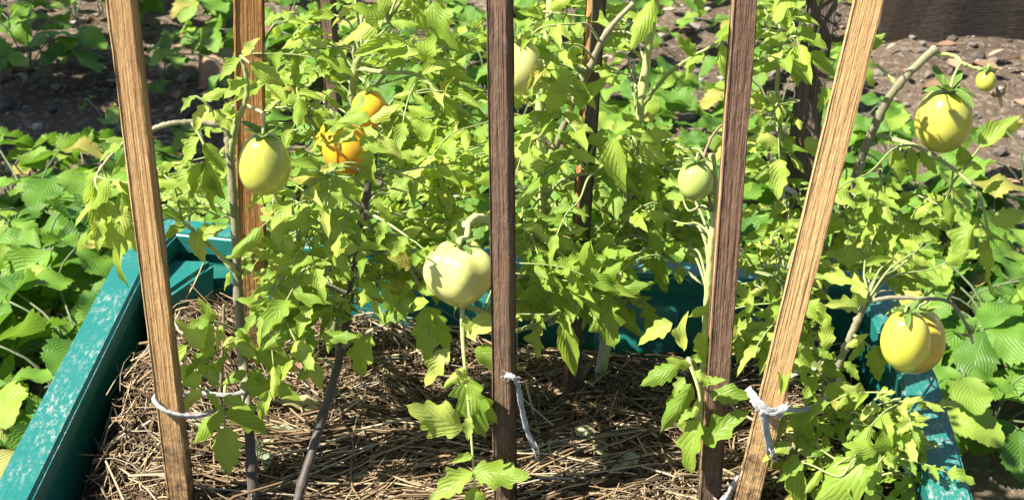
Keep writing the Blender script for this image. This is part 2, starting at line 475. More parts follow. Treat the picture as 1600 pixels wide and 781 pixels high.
# ------------------------------------------------------------------ mulch
def mulch_h(x, y):
    h = .014 * noise.noise(Vector((x * 7, y * 7, 3))) + .008 * noise.noise(Vector((x * 19, y * 19, 7)))
    h += .035 * math.exp(-((x + .30) ** 2 / .006 + (y - 1.10) ** 2 / .02))      # heap by the left wall
    h += .010 * math.exp(-((x + .10) ** 2 / .02 + (y - 1.03) ** 2 / .004))
    h -= .03 * math.exp(-((x - .12) ** 2 / .02 + (y - 1.24) ** 2 / .004))
    return h
MB = inset(OUT, .042)
def mulch():
    xs = [-.42 + i * .012 for i in range(70)]; ys = [.62 + i * .012 for i in range(64)]
    idx, vs, fs = {}, [], []
    for j, y in enumerate(ys):
        for i, x in enumerate(xs):
            if inside(inset(OUT, .03), x, y):
                idx[i, j] = len(vs); vs.append((x, y, mulch_h(x, y) - .006 + .004 * R.random()))
    for j in range(len(ys) - 1):
        for i in range(len(xs) - 1):
            k = [(i, j), (i + 1, j), (i + 1, j + 1), (i, j + 1)]
            if all(q in idx for q in k): fs.append(tuple(idx[q] for q in k))
    tag(link('soil', mesh('soil', vs, fs), material=M['compost']), 'dark compost under the straw inside the teal planter', kind='structure')
    vs, fs = [], []
    r = random.Random(3); n = 0
    while n < 14000:
        x = r.uniform(-.38, .38); y = r.uniform(.66, 1.33)
        if not inside(MB, x, y): continue
        n += 1
        L = r.choice((.02, .035, .05, .07, .10)) * r.uniform(.7, 1.3)
        az = r.uniform(0, pi)
        if abs(x + .08) < .17 and y < 1.04 and r.random() < .7: az = radians(r.gauss(12, 16))
        elif x > .0 and r.random() < .35: az = radians(r.gauss(35, 25))
        d = Vector((cos(az), sin(az), r.gauss(0, .12)))
        lift = abs(r.gauss(0, .008)) + .002
        c = Vector((x, y, 0)); bend = r.uniform(-.18, .18); arch = r.uniform(-.03, .10)
        path = []; ok = True
        for k in range(4):
            s = (k / 3 - .5) * L
            p = c + d * s + Vector((-d.y, d.x, 0)) * (bend * (s * s) / L * 4)
            if not inside(MB, p.x, p.y): ok = False; break
            p.z = mulch_h(p.x, p.y) + lift + d.z * s - arch * s * s / L * 4 + arch * L * .3
            path.append(p)
        if ok:
            wd = r.choice((.0003, .0004, .0005, .0007, .0007, .0010, .0014))
            tube(vs, fs, path, wd, wd * .7, 4, .2, .5, False, r)
    for k in range(420):
        x = r.gauss(-.06, .10); y = r.gauss(1.005, .035); L = r.uniform(.03, .14); az = radians(r.gauss(14, 24))
        d = Vector((cos(az), sin(az), 0)); bend = r.uniform(-.06, .06); lift = r.uniform(.006, .022); wd = r.uniform(.0004, .0011); path = []
        for i in range(4):
            q = (i / 3 - .5) * L; p = Vector((x, y, 0)) + d * q + Vector((-d.y, d.x, 0)) * bend * q * q / L * 4
            p.z = mulch_h(p.x, p.y) + lift; path.append(p)
        tube(vs, fs, path, wd, wd * .8, 4, .2, .5, False, r)
    tag(link('straw_mulch', mesh('straw_mulch', vs, fs), material=M['straw']), 'dry brown straw mulch spread over the planter', kind='stuff')
mulch()

# ------------------------------------------------------------------ stakes
def stake(label, base, top, Yb, Yt, wx, wy, rot, material, group='wooden stakes in the planter', zb=None, side=None, name='wooden_stake', over=1.35):
    b = at(base[0], base[1], Yb); t = at(top[0], top[1], Yt)
    d = (t - b).normalized()
    if zb is not None: b = b - d * ((b.z - zb) / d.z)
    top_p = b + d * ((t - b).length * over)
    Lh = (top_p - b).length
    y = Vector((sin(rot), cos(rot), 0)); y = (y - d * y.dot(d)).normalized(); x = y.cross(d)
    vs, fs = [], []; n = 80; seed = R.random() * 90
    prof = []
    c = .12
    for sx, sy in ((-1, -1), (1, -1), (1, 1), (-1, 1)):
        for q in ((sx * (1 - c), sy), (sx, sy * (1 - c))) if sx * sy > 0 else ((sx, sy * (1 - c)), (sx * (1 - c), sy)): prof.append(q)
    for i in range(n + 1):
        z = Lh * i / n
        for k, (qx, qy) in enumerate(prof):
            j = noise.noise(Vector((k * 3.1 + seed, z * 14, 0))) * .06 + noise.noise(Vector((k * 1.1 + seed, z * 70, 5))) * .045
            vs.append(Vector((qx * wx / 2 * (1 + j), qy * wy / 2 * (1 + j), z)))
    m = len(prof)
    for i in range(n):
        for k in range(m): fs.append((i * m + k, i * m + (k + 1) % m, (i + 1) * m + (k + 1) % m, (i + 1) * m + k))
    fs.append(tuple(range(m))[::-1]); fs.append(tuple(n * m + k for k in range(m)))
    me = mesh(name, vs, fs, False)
    if side:
        me.materials.append(material); me.materials.append(M[side])
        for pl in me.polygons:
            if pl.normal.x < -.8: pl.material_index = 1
    mt = Matrix(((x.x, y.x, d.x, b.x), (x.y, y.y, d.y, b.y), (x.z, y.z, d.z, b.z), (0, 0, 0, 1)))
    return tag(link(name, me, None, mt, material), label, 'stake', group)
ZB = -.06
stake('golden weathered wooden stake standing inside the left rim with a white tie near its foot', (274, 700), (190, 0), .955, .965, .0182, .011, radians(10), M['wood_gold'], zb=ZB)
stake('orange brown wooden stake behind the green plum tomato at left', (395, 500), (389, 0), 1.17, 1.17, .0235, .014, radians(-4), M['wood_orange'], zb=ZB)
stake('dark brown stake in the middle beside the big pale tomato', (789, 700), (781, 0), .958, .965, .0150, .013, radians(22), M['wood_dark'], zb=ZB)
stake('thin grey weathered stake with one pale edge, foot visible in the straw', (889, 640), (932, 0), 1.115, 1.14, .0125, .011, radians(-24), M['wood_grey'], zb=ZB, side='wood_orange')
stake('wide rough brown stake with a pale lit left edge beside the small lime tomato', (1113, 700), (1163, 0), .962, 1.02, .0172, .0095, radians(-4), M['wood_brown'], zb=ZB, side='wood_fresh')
stake('dark weathered stake half hidden behind the leaning fresh stake', (1232, 400), (1284, 0), 1.19, 1.22, .025, .014, radians(10), M['wood_grey'], zb=ZB)
stake('fresh pale wooden stake leaning to the right with a white cloth knot', (1167, 781), (1357, 0), .945, .945, .0190, .010, radians(13), M['wood_fresh'], zb=ZB)
stake('short dark stake far behind the tomato leaves at the top', (517, 90), (511, 0), 2.35, 2.35, .022, .022, .3, M['wood_dark'], 'wooden stakes behind the planter', zb=GROUND - .05)

# ------------------------------------------------------------------ leaf shapes
def leaf_mesh(name, n, half, lobes, depth_, fold, droop, wave, twist, seed, cols=5, sharp=.35, blunt=.9, taper=.22, shape=.7):
    r = random.Random(seed); vs, fs, uvs = [], [], []
    side_ph = [r.uniform(0, .25), r.uniform(0, .25)]
    half_c = cols // 2
    for i in range(n + 1):
        t = i / n
        wprof = half * (sin(pi * min(1, t ** shape)) ** blunt) * (1 - taper * t) if 0 < t < 1 else 0
        for c in range(cols):
            u = (c - half_c) / half_c
            sgn = 0 if u > 0 else 1
            e = abs(u)
            ph = (t * lobes + side_ph[sgn]) % 1.0
            saw = ph / .62 if ph < .62 else (1 - ph) / .38          # rises slowly, falls fast: teeth point forward
            saw = saw * saw * (3 - 2 * saw)
            cut = 1 - depth_ * (1 - saw) * (1 - .5 * t)
            wd = wprof * (cut if e > .9 else 1 - depth_ * .25 * (1 - saw))
            x = u * wd
            y = t + (sharp * depth_ * (saw - .5) * .22 if e > .9 else 0) + .10 * e * wd * (1 - t)
            z = fold * (e ** 1.3) * wd - droop * t * t + .03 * droop * t
            z += wave * e * sin(t * 9 + sgn * 2.1 + seed) * wd * 1.2 + twist * u * t * wd
            vs.append((x, y - (0 if e < .5 else .02 * depth_), z)); uvs.append(((u + 1) / 2, t))
    for i in range(n):
        for c in range(cols - 1):
            q = i * cols + c
            fs.append((q, q + 1, q + cols + 1, q + cols))
    return mesh(name, vs, fs, True, uvs)
LEAFLET = []
for k, (half, lobes, dp, fold, droop, wave, tw) in enumerate([
        (.27, 4, .42, .55, .25, .30, .3), (.24, 5, .26, -.55, .35, .30, -.4), (.30, 3, .55, .65, .40, .20, .2), (.23, 3, .28, .85, .18, .35, .5), (.27, 5, .34, -.75, .45, .25, .3),
        (.32, 3, .60, .35, .30, .40, -.3), (.20, 4, .18, 1.1, .40, .2, -.2), (.28, 4, .42, -.4, .15, .40, .4), (.25, 4, .36, .2, .55, .35, -.5), (.22, 3, .3, -1.0, .3, .3, .2)]):
    me = leaf_mesh('leaflet', 20, half, lobes, dp, fold, droop, wave, tw, 11 + k)
    me.materials.append(M['tomato_leaf']); LEAFLET.append(me)
SMALL = []
for k, (half, fold, droop) in enumerate([(.34, .3, .2), (.30, -.3, .3), (.36, .15, .1)]):
    me = leaf_mesh('small_leaflet', 9, half, 2, .14, fold, droop, .2, .1, 41 + k)
    me.materials.append(M['tomato_leaf']); SMALL.append(me)
BERRY = []
for k, (half, fold, droop, wave) in enumerate([(.40, .30, .12, .12), (.44, .12, .25, .10), (.38, .55, .10, .15), (.42, -.25, .28, .12), (.41, .38, .34, .1)]):
    me = leaf_mesh('berry_leaflet', 24, half, 9, .25, fold, droop, wave * 1.8, .1, 61 + k, shape=.98, sharp=.6, blunt=.62, taper=.0)
    me.materials.append(M['strawberry_leaf']); BERRY.append(me)

# ------------------------------------------------------------------ tomato plants
UPV = Vector((0, 0, 1))
def leaflet(parent, origin, base, tip, material=None, face=None, small=False, rng=R, wscale=1.0, lean=None):
    d = tip - base; L = d.length
    toc = (EYE - base).normalized()
    nrm = face if face is not None else (UPV * rng.uniform(.5, 1.0) + toc * rng.uniform(.3, 1.1) + SUN * .45 + rv(.55, rng))
    me = rng.choice(SMALL if small else LEAFLET)
    if material is not None: me = material
    o = bpy.data.objects.new('leaflet', me); COL.objects.link(o); o.parent = parent
    o.matrix_basis = frame(base - origin, d, nrm, L, L * rng.uniform(.85, 1.15) * wscale)
    return o
class Plant:
    def __init__(s, label, paths, mats, radii, group='tomato plants in the planter', bare=()):
        s.paths = [smooth_path([at(*q) for q in p], 10 * (len(p) - 1)) for p in paths]
        s.base = s.paths[0][0].copy()
        s.root = empty('tomato_plant', s.base, label, 'tomato plant', group)
        s.nodes = [p for k, pa in enumerate(s.paths) if k not in bare for p in pa]
        for k, pa in enumerate(s.paths):
            vs, fs = [], []
            jp = [p + rv(.00035) for p in pa]; jp[0] = pa[0]
            tube(vs, fs, [p - s.base for p in jp], radii[k][0], radii[k][1], 8, .11, nodes=9)
            link('stem' if k == 0 else 'branch', mesh('stem', vs, fs), s.root, material=mats[k])
    def near(s, p, below=True):
        best = None; bd = 9
        for q in s.nodes:
            d = (q - p).length + (.25 * max(0, q.z - p.z - .01) if below else 0)
            if d < bd: bd, best = d, q
        return best
    def rachis(s, pts, r0=.0011, r1=.0005, m='stem'):
        o0 = pts[0]
        vs, fs = [], []
        pa = smooth_path(pts, 4 * (len(pts) - 1))
        tube(vs, fs, [p - o0 for p in pa], r0, r1, 5)
        return link('leaf', mesh('leaf', vs, fs), s.root, Matrix.Translation(o0 - s.base), M[m]), o0
    def hand(s, rach, lets, Y=None, attach=True, m='stem', r0=.0014):
        """a leaf read off the photograph: rach = [(px, py, Y)], lets = [(bx, by, tx, ty, Yb, Yt)]"""
        pts = [at(*q) for q in rach]
        if attach:
            n = s.near(pts[0]); 
            if (n - pts[0]).length > .004: pts = [n] + pts
        lf, o0 = s.rachis(pts, r0, .0007, m)
        for q in lets:
            bx, by, tx, ty = q[:4]
            Yb = q[4] if len(q) > 4 else rach[-1][2]; Yt = q[5] if len(q) > 5 else Yb - .008
            b = at(bx, by, Yb); t = at(tx, ty, Yt)
            leaflet(lf, o0, b, t, face=(EYE - b).normalized() * .75 + SUN * .55 + UPV * .15 + rv(.34), small=(abs(bx - tx) + abs(by - ty) < 34), wscale=1.05 * (q[6] if len(q) > 6 else 1.1))
        return lf
    def auto(s, P, size, rng, droop=1.0):
        """a compound leaf whose middle is near P"""
        a = s.near(P)
        out = P - a
        hz = Vector((out.x, out.y, 0))
        if hz.length < .012: hz = Vector((rng.uniform(-1, 1), rng.uniform(-1, .3), 0))
        hz = hz.normalized()
        hz = (hz + Vector((rng.uniform(-.5, .5), rng.uniform(-.5, .5), 0))).normalized()
        Lr = size * rng.uniform(1.3, 2.0)
        p1 = P - hz * Lr * .5 + UPV * size * .15
        p2 = P + hz * Lr * .15 + UPV * size * .1
        p3 = P + hz * Lr * .55 - UPV * size * rng.uniform(-.35, .6) * droop
        mid = a.lerp(p1, .5) + UPV * (.15 * (p1 - a).length)
        lf, o0 = s.rachis([a, mid, p1, p2, p3])
        d = (p3 - p2).normalized()
        nrm = UPV + rv(.4, rng) + SUN * .2
        def add(b, dr, L, small=False):
            t = b + dr.normalized() * L
            leaflet(lf, o0, b, t, small=small, rng=rng)
        add(p3, d + rv(.2, rng), size * rng.uniform(.9, 1.25))
        for q, L in ((p2.lerp(p3, .25), 1.0), (p2.lerp(p1, .45), .85)):
            for sg in (-1, 1):
                sd = Vector((-hz.y, hz.x, 0)) * sg
                if rng.random() < .92:
                    add(q, sd + hz * rng.uniform(.2, .7) + rv(.3, rng) - UPV * rng.uniform(-.35, .6) * droop, size * L * rng.uniform(.65, 1.05))
        for q in (p2.lerp(p3, .7), p2.lerp(p1, .05), p1):
            if rng.random() < .5:
                add(q, Vector((-hz.y, hz.x, 0)) * rng.choice((-1, 1)) + hz * .3 + rv(.3, rng), size * rng.uniform(.28, .45), True)
        return lf
    def fill(s, cx, cy, rx, ry, Y0, Y1, n, px, droop=1.0, seed=0):
        rng = random.Random(seed + int(cx * 7 + cy)); n = max(1, int(n * 1.5 + .5))
        for k in range(n):
            a = rng.uniform(0, 2 * pi); q = sqrt(rng.random()) if n > 1 else 0
            if n > 2:                                  # spread evenly: golden-angle disc
                a = k * 2.39996 + rng.uniform(-.4, .4); q = sqrt((k + .5) / n) * rng.uniform(.85, 1.05)
            P = at(cx + rx * q * cos(a), cy + ry * q * sin(a), rng.uniform(Y0, Y1))
            s.auto(P, 1.22 * px * depth(P) / 2400 * rng.uniform(.7, 1.3), rng, droop)

# --- plant beside the left stake
A = Plant('tomato plant tied to the golden left stake, green plum fruit beside it',
    [[(399, 830, .945), (395, 760, .96), (388, 650, .99)], [(388, 650, .99), (376, 520, 1.03), (366, 330, 1.045), (358, 225, 1.05), (350, 196, 1.05)],
     [(350, 196, 1.05), (300, 191, 1.045), (262, 194, 1.04), (236, 203, 1.04), (190, 226, 1.03), (158, 262, 1.02)],
     [(361, 240, 1.05), (370, 190, 1.04), (384, 160, 1.03), (385, 120, 1.03), (376, 88, 1.03)],
     [(372, 430, 1.035), (330, 385, 1.03), (285, 345, 1.02)],
     [(345, 640, 1.0), (347, 560, 1.0), (350, 475, 1.01)]],
    [M['stem_dark'], M['stem_grey'], M['stem_grey'], M['stem'], M['stem_pale'], M['stem_red']],
    [(.0042, .0040), (.0040, .0028), (.0026, .0012), (.0026, .0013), (.0022, .0014), (.0018, .001)])
A.hand([(158, 262, 1.02), (150, 290, 1.01), (185, 330, 1.0)],
    [(148, 290, 163, 388, 1.01, 1.0, .75), (186, 340, 163, 462, 1.0, .985, .8), (205, 340, 222, 428, 1.0, .99, .9), (170, 280, 130, 330), (190, 300, 182, 368, 1.0, .99, .9), (180, 325, 232, 372)], attach=False, m='stem_pale')
A.hand([(200, 222, 1.03), (205, 245, 1.02)], [(200, 232, 165, 270), (208, 236, 222, 298), (190, 226, 150, 240), (150, 270, 120, 318)], attach=False)
A.hand([(300, 192, 1.04), (318, 225, 1.03), (322, 255, 1.02)], [(322, 255, 288, 312), (318, 225, 352, 268), (322, 250, 345, 318), (312, 215, 278, 258), (330, 275, 318, 338), (296, 265, 262, 318)], attach=False)
A.hand([(376, 88, 1.03), (392, 100, 1.02)], [(392, 100, 440, 132), (376, 92, 338, 122), (380, 88, 388, 62), (385, 125, 345, 150)], attach=False)
A.hand([(361, 215, 1.04), (325, 165, 1.03), (305, 150, 1.03)], [(305, 150, 278, 172), (325, 165, 300, 205), (335, 172, 360, 205), (315, 155, 345, 135)], attach=False)
A.hand([(330, 385, 1.03), (300, 360, 1.02)], [(300, 360, 316, 415, 1.02, 1.01, .9), (290, 350, 255, 372), (310, 368, 350, 352), (285, 345, 262, 330)], attach=False)
A.hand([(347, 580, 1.0), (320, 560, .985), (290, 545, .975)], [(292, 540, 252, 608, .975, .965, 1.15), (318, 545, 282, 498), (322, 575, 342, 606), (335, 560, 322, 520), (308, 560, 322, 590)], attach=False)
A.hand([(352, 600, 1.0), (350, 640, .98), (352, 668, .97)], [(352, 668, 342, 752, .97, .955, 1.15), (348, 640, 286, 682, .98, .97, 1.1), (352, 645, 428, 668, .97, .97, 1.1), (350, 620, 392, 640)], attach=False)
A.hand([(382, 600, 1.0), (400, 570, .99)], [(398, 548, 462, 575, .99, .98, 1.2), (392, 560, 372, 525), (400, 585, 430, 612), (385, 580, 345, 598), (405, 575, 392, 622)], attach=False)
A.hand([(345, 620, 1.0), (310, 605, .98)], [(312, 600, 270, 570, .975, .965), (315, 610, 282, 640, .975, .965), (330, 600, 350, 555, .98, .975), (325, 615, 345, 648, .975, .97)], attach=False)
A.hand([(388, 650, .99), (415, 620, .975), (430, 600, .97)], [(425, 600, 470, 625, .97, .96), (420, 610, 405, 660, .97, .96), (415, 615, 378, 600, .975, .97), (435, 600, 450, 560, .97, .965)], attach=False)
A.hand([(376, 520, 1.03), (345, 505, 1.0), (320, 500, .99)], [(325, 500, 285, 520, .985, .975), (335, 500, 310, 470, .99, .985), (345, 508, 335, 545, .99, .98), (330, 505, 300, 545, .985, .975)], attach=False)
A.fill(290, 300, 50, 60, 1.03, 1.1, 4, 42)
A.fill(190, 320, 40, 50, 1.0, 1.06, 3, 40, 1.6)

# --- plant with the long dark leaning stem
B = Plant('tomato plant with a long dark leaning stem, left of the pale tomato',
    [[(448, 830, .935), (464, 782, .95), (498, 670, .985), (530, 560, 1.01), (552, 430, 1.03), (568, 330, 1.04), (586, 240, 1.045)],
     [(530, 545, 1.015), (562, 525, 1.0), (604, 505, .99), (640, 485, .985)],
     [(552, 430, 1.03), (500, 400, 1.02), (455, 395, 1.01)],
     [(545, 460, 1.03), (480, 440, 1.02), (420, 470, 1.01)]],
    [M['stem_dark'], M['stem_grey'], M['stem'], M['stem_grey']],
    [(.0038, .0028), (.0022, .001), (.002, .001), (.0022, .001)])
B.hand([(640, 485, .985), (625, 480, .98)], [(640, 468, 588, 503, .98, .975), (645, 478, 668, 470), (620, 485, 600, 455), (575, 515, 552, 600, 1.0, .99, .9)], attach=False)
B.hand([(420, 470, 1.01), (405, 490, 1.0)], [(420, 478, 500, 508, 1.0, .99, 1.1), (408, 488, 372, 520), (415, 480, 380, 465), (412, 495, 430, 540), (440, 460, 470, 425)], attach=False)
B.hand([(455, 395, 1.01), (440, 390, 1.0)], [(440, 390, 400, 405), (455, 395, 430, 355), (470, 397, 462, 440), (445, 392, 412, 372)], attach=False)
B.hand([(500, 560, 1.01), (488, 568, 1.0)], [(485, 565, 505, 610, 1.0, .99, 1.2), (490, 570, 460, 590), (478, 560, 450, 545)])
B.hand([(586, 240, 1.045), (572, 215, 1.04)], [(578, 185, 530, 178, 1.04, 1.035), (575, 188, 618, 158, 1.04, 1.035), (560, 222, 512, 215, 1.04, 1.03), (562, 220, 605, 236, 1.04, 1.03), (556, 200, 524, 222, 1.04, 1.03), (580, 235, 572, 292), (548, 178, 560, 140, 1.05, 1.05), (590, 215, 632, 250), (545, 195, 510, 188, 1.05, 1.04)], attach=False)
B.hand([(568, 330, 1.04), (520, 290, 1.02), (495, 265, 1.02)], [(500, 262, 448, 248, 1.02, 1.01), (505, 270, 475, 310, 1.02, 1.01), (520, 285, 558, 300), (510, 262, 540, 262, 1.03, 1.03), (525, 300, 500, 335)], attach=False)
B.fill(500, 330, 80, 60, 1.0, 1.1, 12, 42)
B.fill(640, 330, 60, 80, 1.04, 1.12, 7, 42)
B.fill(500, 440, 75, 50, .99, 1.07, 9, 42)
B.fill(610, 430, 45, 45, 1.04, 1.1, 5, 40)

B.hand([(568, 330, 1.04), (600, 345, .985), (640, 372, .965)], [(600, 345, 588, 385, .98, .97), (635, 370, 610, 402, .965, .955), (610, 345, 590, 318, .98, .975)], attach=False)
B.fill(470, 470, 70, 45, .985, 1.04, 6, 44)
B.fill(590, 400, 50, 40, 1.0, 1.06, 4, 44)
B.fill(440, 520, 45, 35, .98, 1.02, 3, 42)
# --- tall plant at the back with the orange fruit
Cp = Plant('tall tomato plant behind the left stakes bearing orange fruit',
    [[(520, 560, 1.21), (530, 420, 1.2), (545, 280, 1.19), (550, 160, 1.18), (558, 100, 1.18), (592, 42, 1.17), (606, 34, 1.17)],
     [(556, 108, 1.18), (600, 113, 1.17), (652, 118, 1.16), (690, 150, 1.15), (735, 180, 1.15)],
     [(560, 170, 1.18), (610, 215, 1.16), (660, 250, 1.14), (696, 295, 1.12), (716, 335, 1.1)],
     [(540, 230, 1.19), (480, 190, 1.17), (440, 130, 1.17), (400, 60, 1.17)]],
    [M['stem'], M['stem'], M['stem_pale'], M['stem']], [(.0042, .0022), (.0022, .0012), (.0026, .0014), (.0024, .0012)])
Cp.hand([(606, 34, 1.17), (600, 20, 1.16)], [(598, 30, 530, 58, 1.16, 1.15, 1.2), (600, 22, 588, -28, 1.16, 1.15), (610, 34, 648, 30), (596, 38, 560, 5)], attach=False)
Cp.hand([(575, 80, 1.175), (590, 78, 1.16)], [(632, 66, 548, 82, 1.16, 1.15, .75), (632, 80, 600, 112), (600, 84, 655, 78)], attach=False)
Cp.hand([(652, 118, 1.16), (665, 100, 1.15)], [(665, 100, 672, 50), (660, 115, 708, 92), (650, 120, 622, 158, 1.15, 1.14, 1.2), (690, 150, 705, 120), (690, 150, 715, 190)], attach=False)
Cp.hand([(610, 20, 1.18), (650, 15, 1.17)], [(645, 5, 668, 52, 1.17, 1.16, 1.1), (655, 10, 700, 30), (640, 10, 630, -25)], attach=False)
Cp.fill(480, 90, 75, 85, 1.15, 1.28, 9, 40)
Cp.fill(640, 60, 100, 80, 1.2, 1.35, 10, 44)
Cp.fill(660, 190, 90, 70, 1.12, 1.28, 13, 44)
Cp.fill(490, 200, 70, 60, 1.17, 1.26, 8, 40)
Cp.fill(600, 290, 110, 60, 1.14, 1.24, 10, 44)
Cp.fill(400, 200, 40, 60, 1.18, 1.25, 4, 40)
Cp.fill(480, 400, 100, 50, 1.12, 1.2, 7, 40)

Cp.fill(620, -90, 180, 60, 1.12, 1.3, 9, 50)
# --- plant behind the central stake
D = Plant('tomato plant behind the dark central stake carrying the big pale fruit',
    [[(800, 600, 1.13), (806, 480, 1.12), (845, 330, 1.13), (847, 250, 1.13), (843, 180, 1.14), (852, 90, 1.15), (862, -10, 1.16)],
     [(804, 470, 1.12), (776, 400, 1.07), (768, 350, 1.05), (745, 340, 1.03), (728, 352, 1.015)],
     [(845, 320, 1.13), (880, 280, 1.12), (930, 270, 1.1)],
     [(804, 520, 1.12), (760, 490, 1.03), (722, 478, .985)],
     [(847, 280, 1.13), (900, 150, 1.13), (918, 115, 1.12), (945, 55, 1.12), (990, 5, 1.12)]],
    [M['stem_pale'], M['stem_pale'], M['stem'], M['stem'], M['stem_grey']], [(.0042, .003), (.0030, .0032), (.002, .001), (.0022, .0018), (.003, .002)], bare=(1,))
D.hand([(722, 478, .985), (723, 530, .97), (728, 590, .955), (737, 690, .935), (742, 770, .92)],
    [(742, 545, 816, 578, .965, .955, 1.15), (722, 520, 800, 492, .975, .965, .9), (730, 590, 748, 690, .955, .93, 1.25), (732, 600, 775, 670, .95, .935, .9), (722, 670, 640, 632, .935, .925, 1.15),
     (738, 738, 664, 780, .925, .91, 1.1), (740, 735, 828, 742, .925, .912, 1.1), (742, 760, 738, 830, .92, .9, 1.1), (726, 575, 690, 605, .955, .945, 1.0), (722, 500, 745, 520, .975, .97), (730, 600, 712, 580), (735, 650, 728, 690), (738, 712, 705, 720, .93, .925)], attach=False, m='stem_pale', r0=.0020)
D.hand([(640, 412, 1.02), (655, 445, 1.005), (666, 478, .995)],
    [(664, 482, 668, 575, .995, .975, 1.0), (668, 480, 690, 560, .995, .98, .9), (700, 545, 658, 605, .985, .97, .95), (655, 450, 690, 462), (648, 470, 590, 502, 1.0, .99), (650, 440, 622, 462), (642, 415, 610, 395), (645, 412, 668, 390)], m='stem_grey', r0=.0018)
D.hand([(800, 520, 1.08), (845, 502, 1.06), (900, 470, 1.05), (945, 455, 1.04)],
    [(862, 495, 838, 405, 1.06, 1.05, 1.15), (905, 460, 915, 380, 1.05, 1.04, 1.2), (880, 500, 900, 595, 1.05, 1.03, 1.1), (940, 470, 958, 548, 1.04, 1.02, 1.2), (915, 478, 925, 508, 1.05, 1.04), (845, 505, 828, 565, 1.06, 1.05, 1.1),
     (945, 455, 1005, 435, 1.04, 1.03, 1.1), (930, 450, 960, 410, 1.04, 1.03), (825, 500, 805, 445, 1.07, 1.06, 1.1)], attach=False, m='stem', r0=.0022)
D.hand([(870, 100, 1.12), (885, 130, 1.1)], [(862, 110, 908, 152, 1.1, 1.09, 1.2), (880, 130, 850, 178, 1.1, 1.09, 1.2), (890, 130, 935, 165, 1.1, 1.09, 1.2), (870, 105, 838, 72, 1.1, 1.1), (905, 170, 942, 118, 1.1, 1.09, 1.1)])
D.hand([(930, 270, 1.1), (955, 240, 1.08)], [(958, 215, 968, 305, 1.08, 1.06, 1.1), (985, 205, 1018, 215, 1.08, 1.07), (958, 205, 985, 190), (955, 240, 935, 262), (960, 240, 988, 262)], attach=False)
D.hand([(862, 20, 1.15), (850, 30, 1.13)], [(848, 25, 812, 15), (850, 35, 828, 70), (860, 40, 895, 62), (858, 15, 890, -10), (845, 60, 862, 98)])
D.fill(860, 90, 60, 90, 1.08, 1.2, 8, 44)
D.fill(860, 230, 60, 80, 1.05, 1.2, 9, 44)
D.fill(860, 380, 60, 60, 1.03, 1.15, 9, 44)
D.fill(720, 320, 40, 60, 1.08, 1.14, 4, 40)
D.fill(830, 470, 40, 50, 1.04, 1.1, 4, 42)

D.fill(860, -90, 90, 60, 1.1, 1.25, 6, 50)
D.fill(870, 430, 50, 50, 1.03, 1.12, 4, 46)
D.fill(715, 250, 40, 60, 1.08, 1.15, 4, 44)
# --- plant beside the thin grey stake
E = Plant('tomato plant with a bright green upright stem right of the thin grey stake',
    [[(940, 580, 1.13), (965, 440, 1.15), (982, 300, 1.16), (1003, 150, 1.17), (1022, 10, 1.18), (1026, -40, 1.18)],
     [(1000, 170, 1.17), (1040, 120, 1.16), (1080, 90, 1.15), (1130, 65, 1.14)],
     [(975, 350, 1.16), (1030, 390, 1.12), (1060, 415, 1.1), (1100, 445, 1.08)]],
    [M['stem_pale'], M['stem'], M['stem']], [(.0042, .003), (.002, .001), (.0018, .0011)])
E.hand([(1130, 65, 1.14), (1120, 75, 1.13)], [(1128, 70, 1122, 125, 1.13, 1.12, 1.0), (1100, 82, 1068, 98), (1085, 88, 1060, 60), (1080, 92, 1072, 120)], attach=False)
E.hand([(1030, 390, 1.12), (1026, 415, 1.1)], [(1030, 400, 1032, 468, 1.1, 1.09, 1.0), (1022, 400, 1000, 425), (1060, 415, 1062, 445), (1040, 395, 1060, 375), (1020, 395, 985, 405)], attach=False)
E.hand([(985, 270, 1.16), (1000, 215, 1.12)], [(1020, 180, 1022, 152, 1.1, 1.1), (1005, 215, 1050, 208), (1000, 210, 975, 178), (1000, 225, 1045, 258)])
E.fill(970, 300, 60, 80, 1.08, 1.2, 8, 42)
E.fill(960, 60, 60, 60, 1.2, 1.32, 5, 42)
E.fill(1010, 350, 60, 50, 1.1, 1.2, 7, 40)
E.fill(950, 410, 40, 40, 1.06, 1.14, 4, 40)

E.fill(1050, -90, 100, 60, 1.1, 1.25, 6, 50)
# --- plant at the wide brown stake
Fp = Plant('tomato plant against the wide brown stake with a small lime fruit',
    [[(1092, 700, 1.015), (1100, 560, 1.02), (1106, 460, 1.03), (1112, 370, 1.04), (1120, 310, 1.05), (1112, 240, 1.06)],
     [(1112, 330, 1.045), (1100, 255, 1.05), (1112, 215, 1.06), (1135, 190, 1.06)],
     [(1098, 600, 1.02), (1085, 570, .99), (1075, 560, .975)]],
    [M['stem_pale'], M['stem_red'], M['stem_pale']], [(.0034, .0022), (.0012, .001), (.0022, .0016)])
Fp.hand([(1075, 560, .975), (1092, 610, .965), (1096, 660, .955)],
    [(1050, 505, 992, 528, .98, .975, 1.2), (1068, 545, 1068, 490, .975, .97, .9), (1092, 520, 1108, 590, .98, .97, 1.0), (1060, 570, 1002, 592, .97, .96, 1.1), (1080, 600, 1030, 680, .965, .95, 1.05), (1092, 655, 1062, 740, .955, .935, 1.15), (1100, 690, 1160, 640, .955, .95, 1.05),
     (1110, 615, 1168, 610, .965, .955, 1.15), (1125, 535, 1128, 582, .975, .97, 1.1), (1080, 570, 1050, 555), (1085, 580, 1110, 600), (1070, 590, 1048, 618), (1090, 625, 1080, 650), (1085, 640, 1060, 655), (1098, 600, 1130, 590)], attach=False, m='stem_pale', r0=.002)
Fp.hand([(1110, 480, 1.02), (1150, 515, 1.0)], [(1150, 515, 1195, 505), (1150, 520, 1135, 550), (1140, 510, 1170, 540), (1155, 525, 1185, 562)], attach=False)
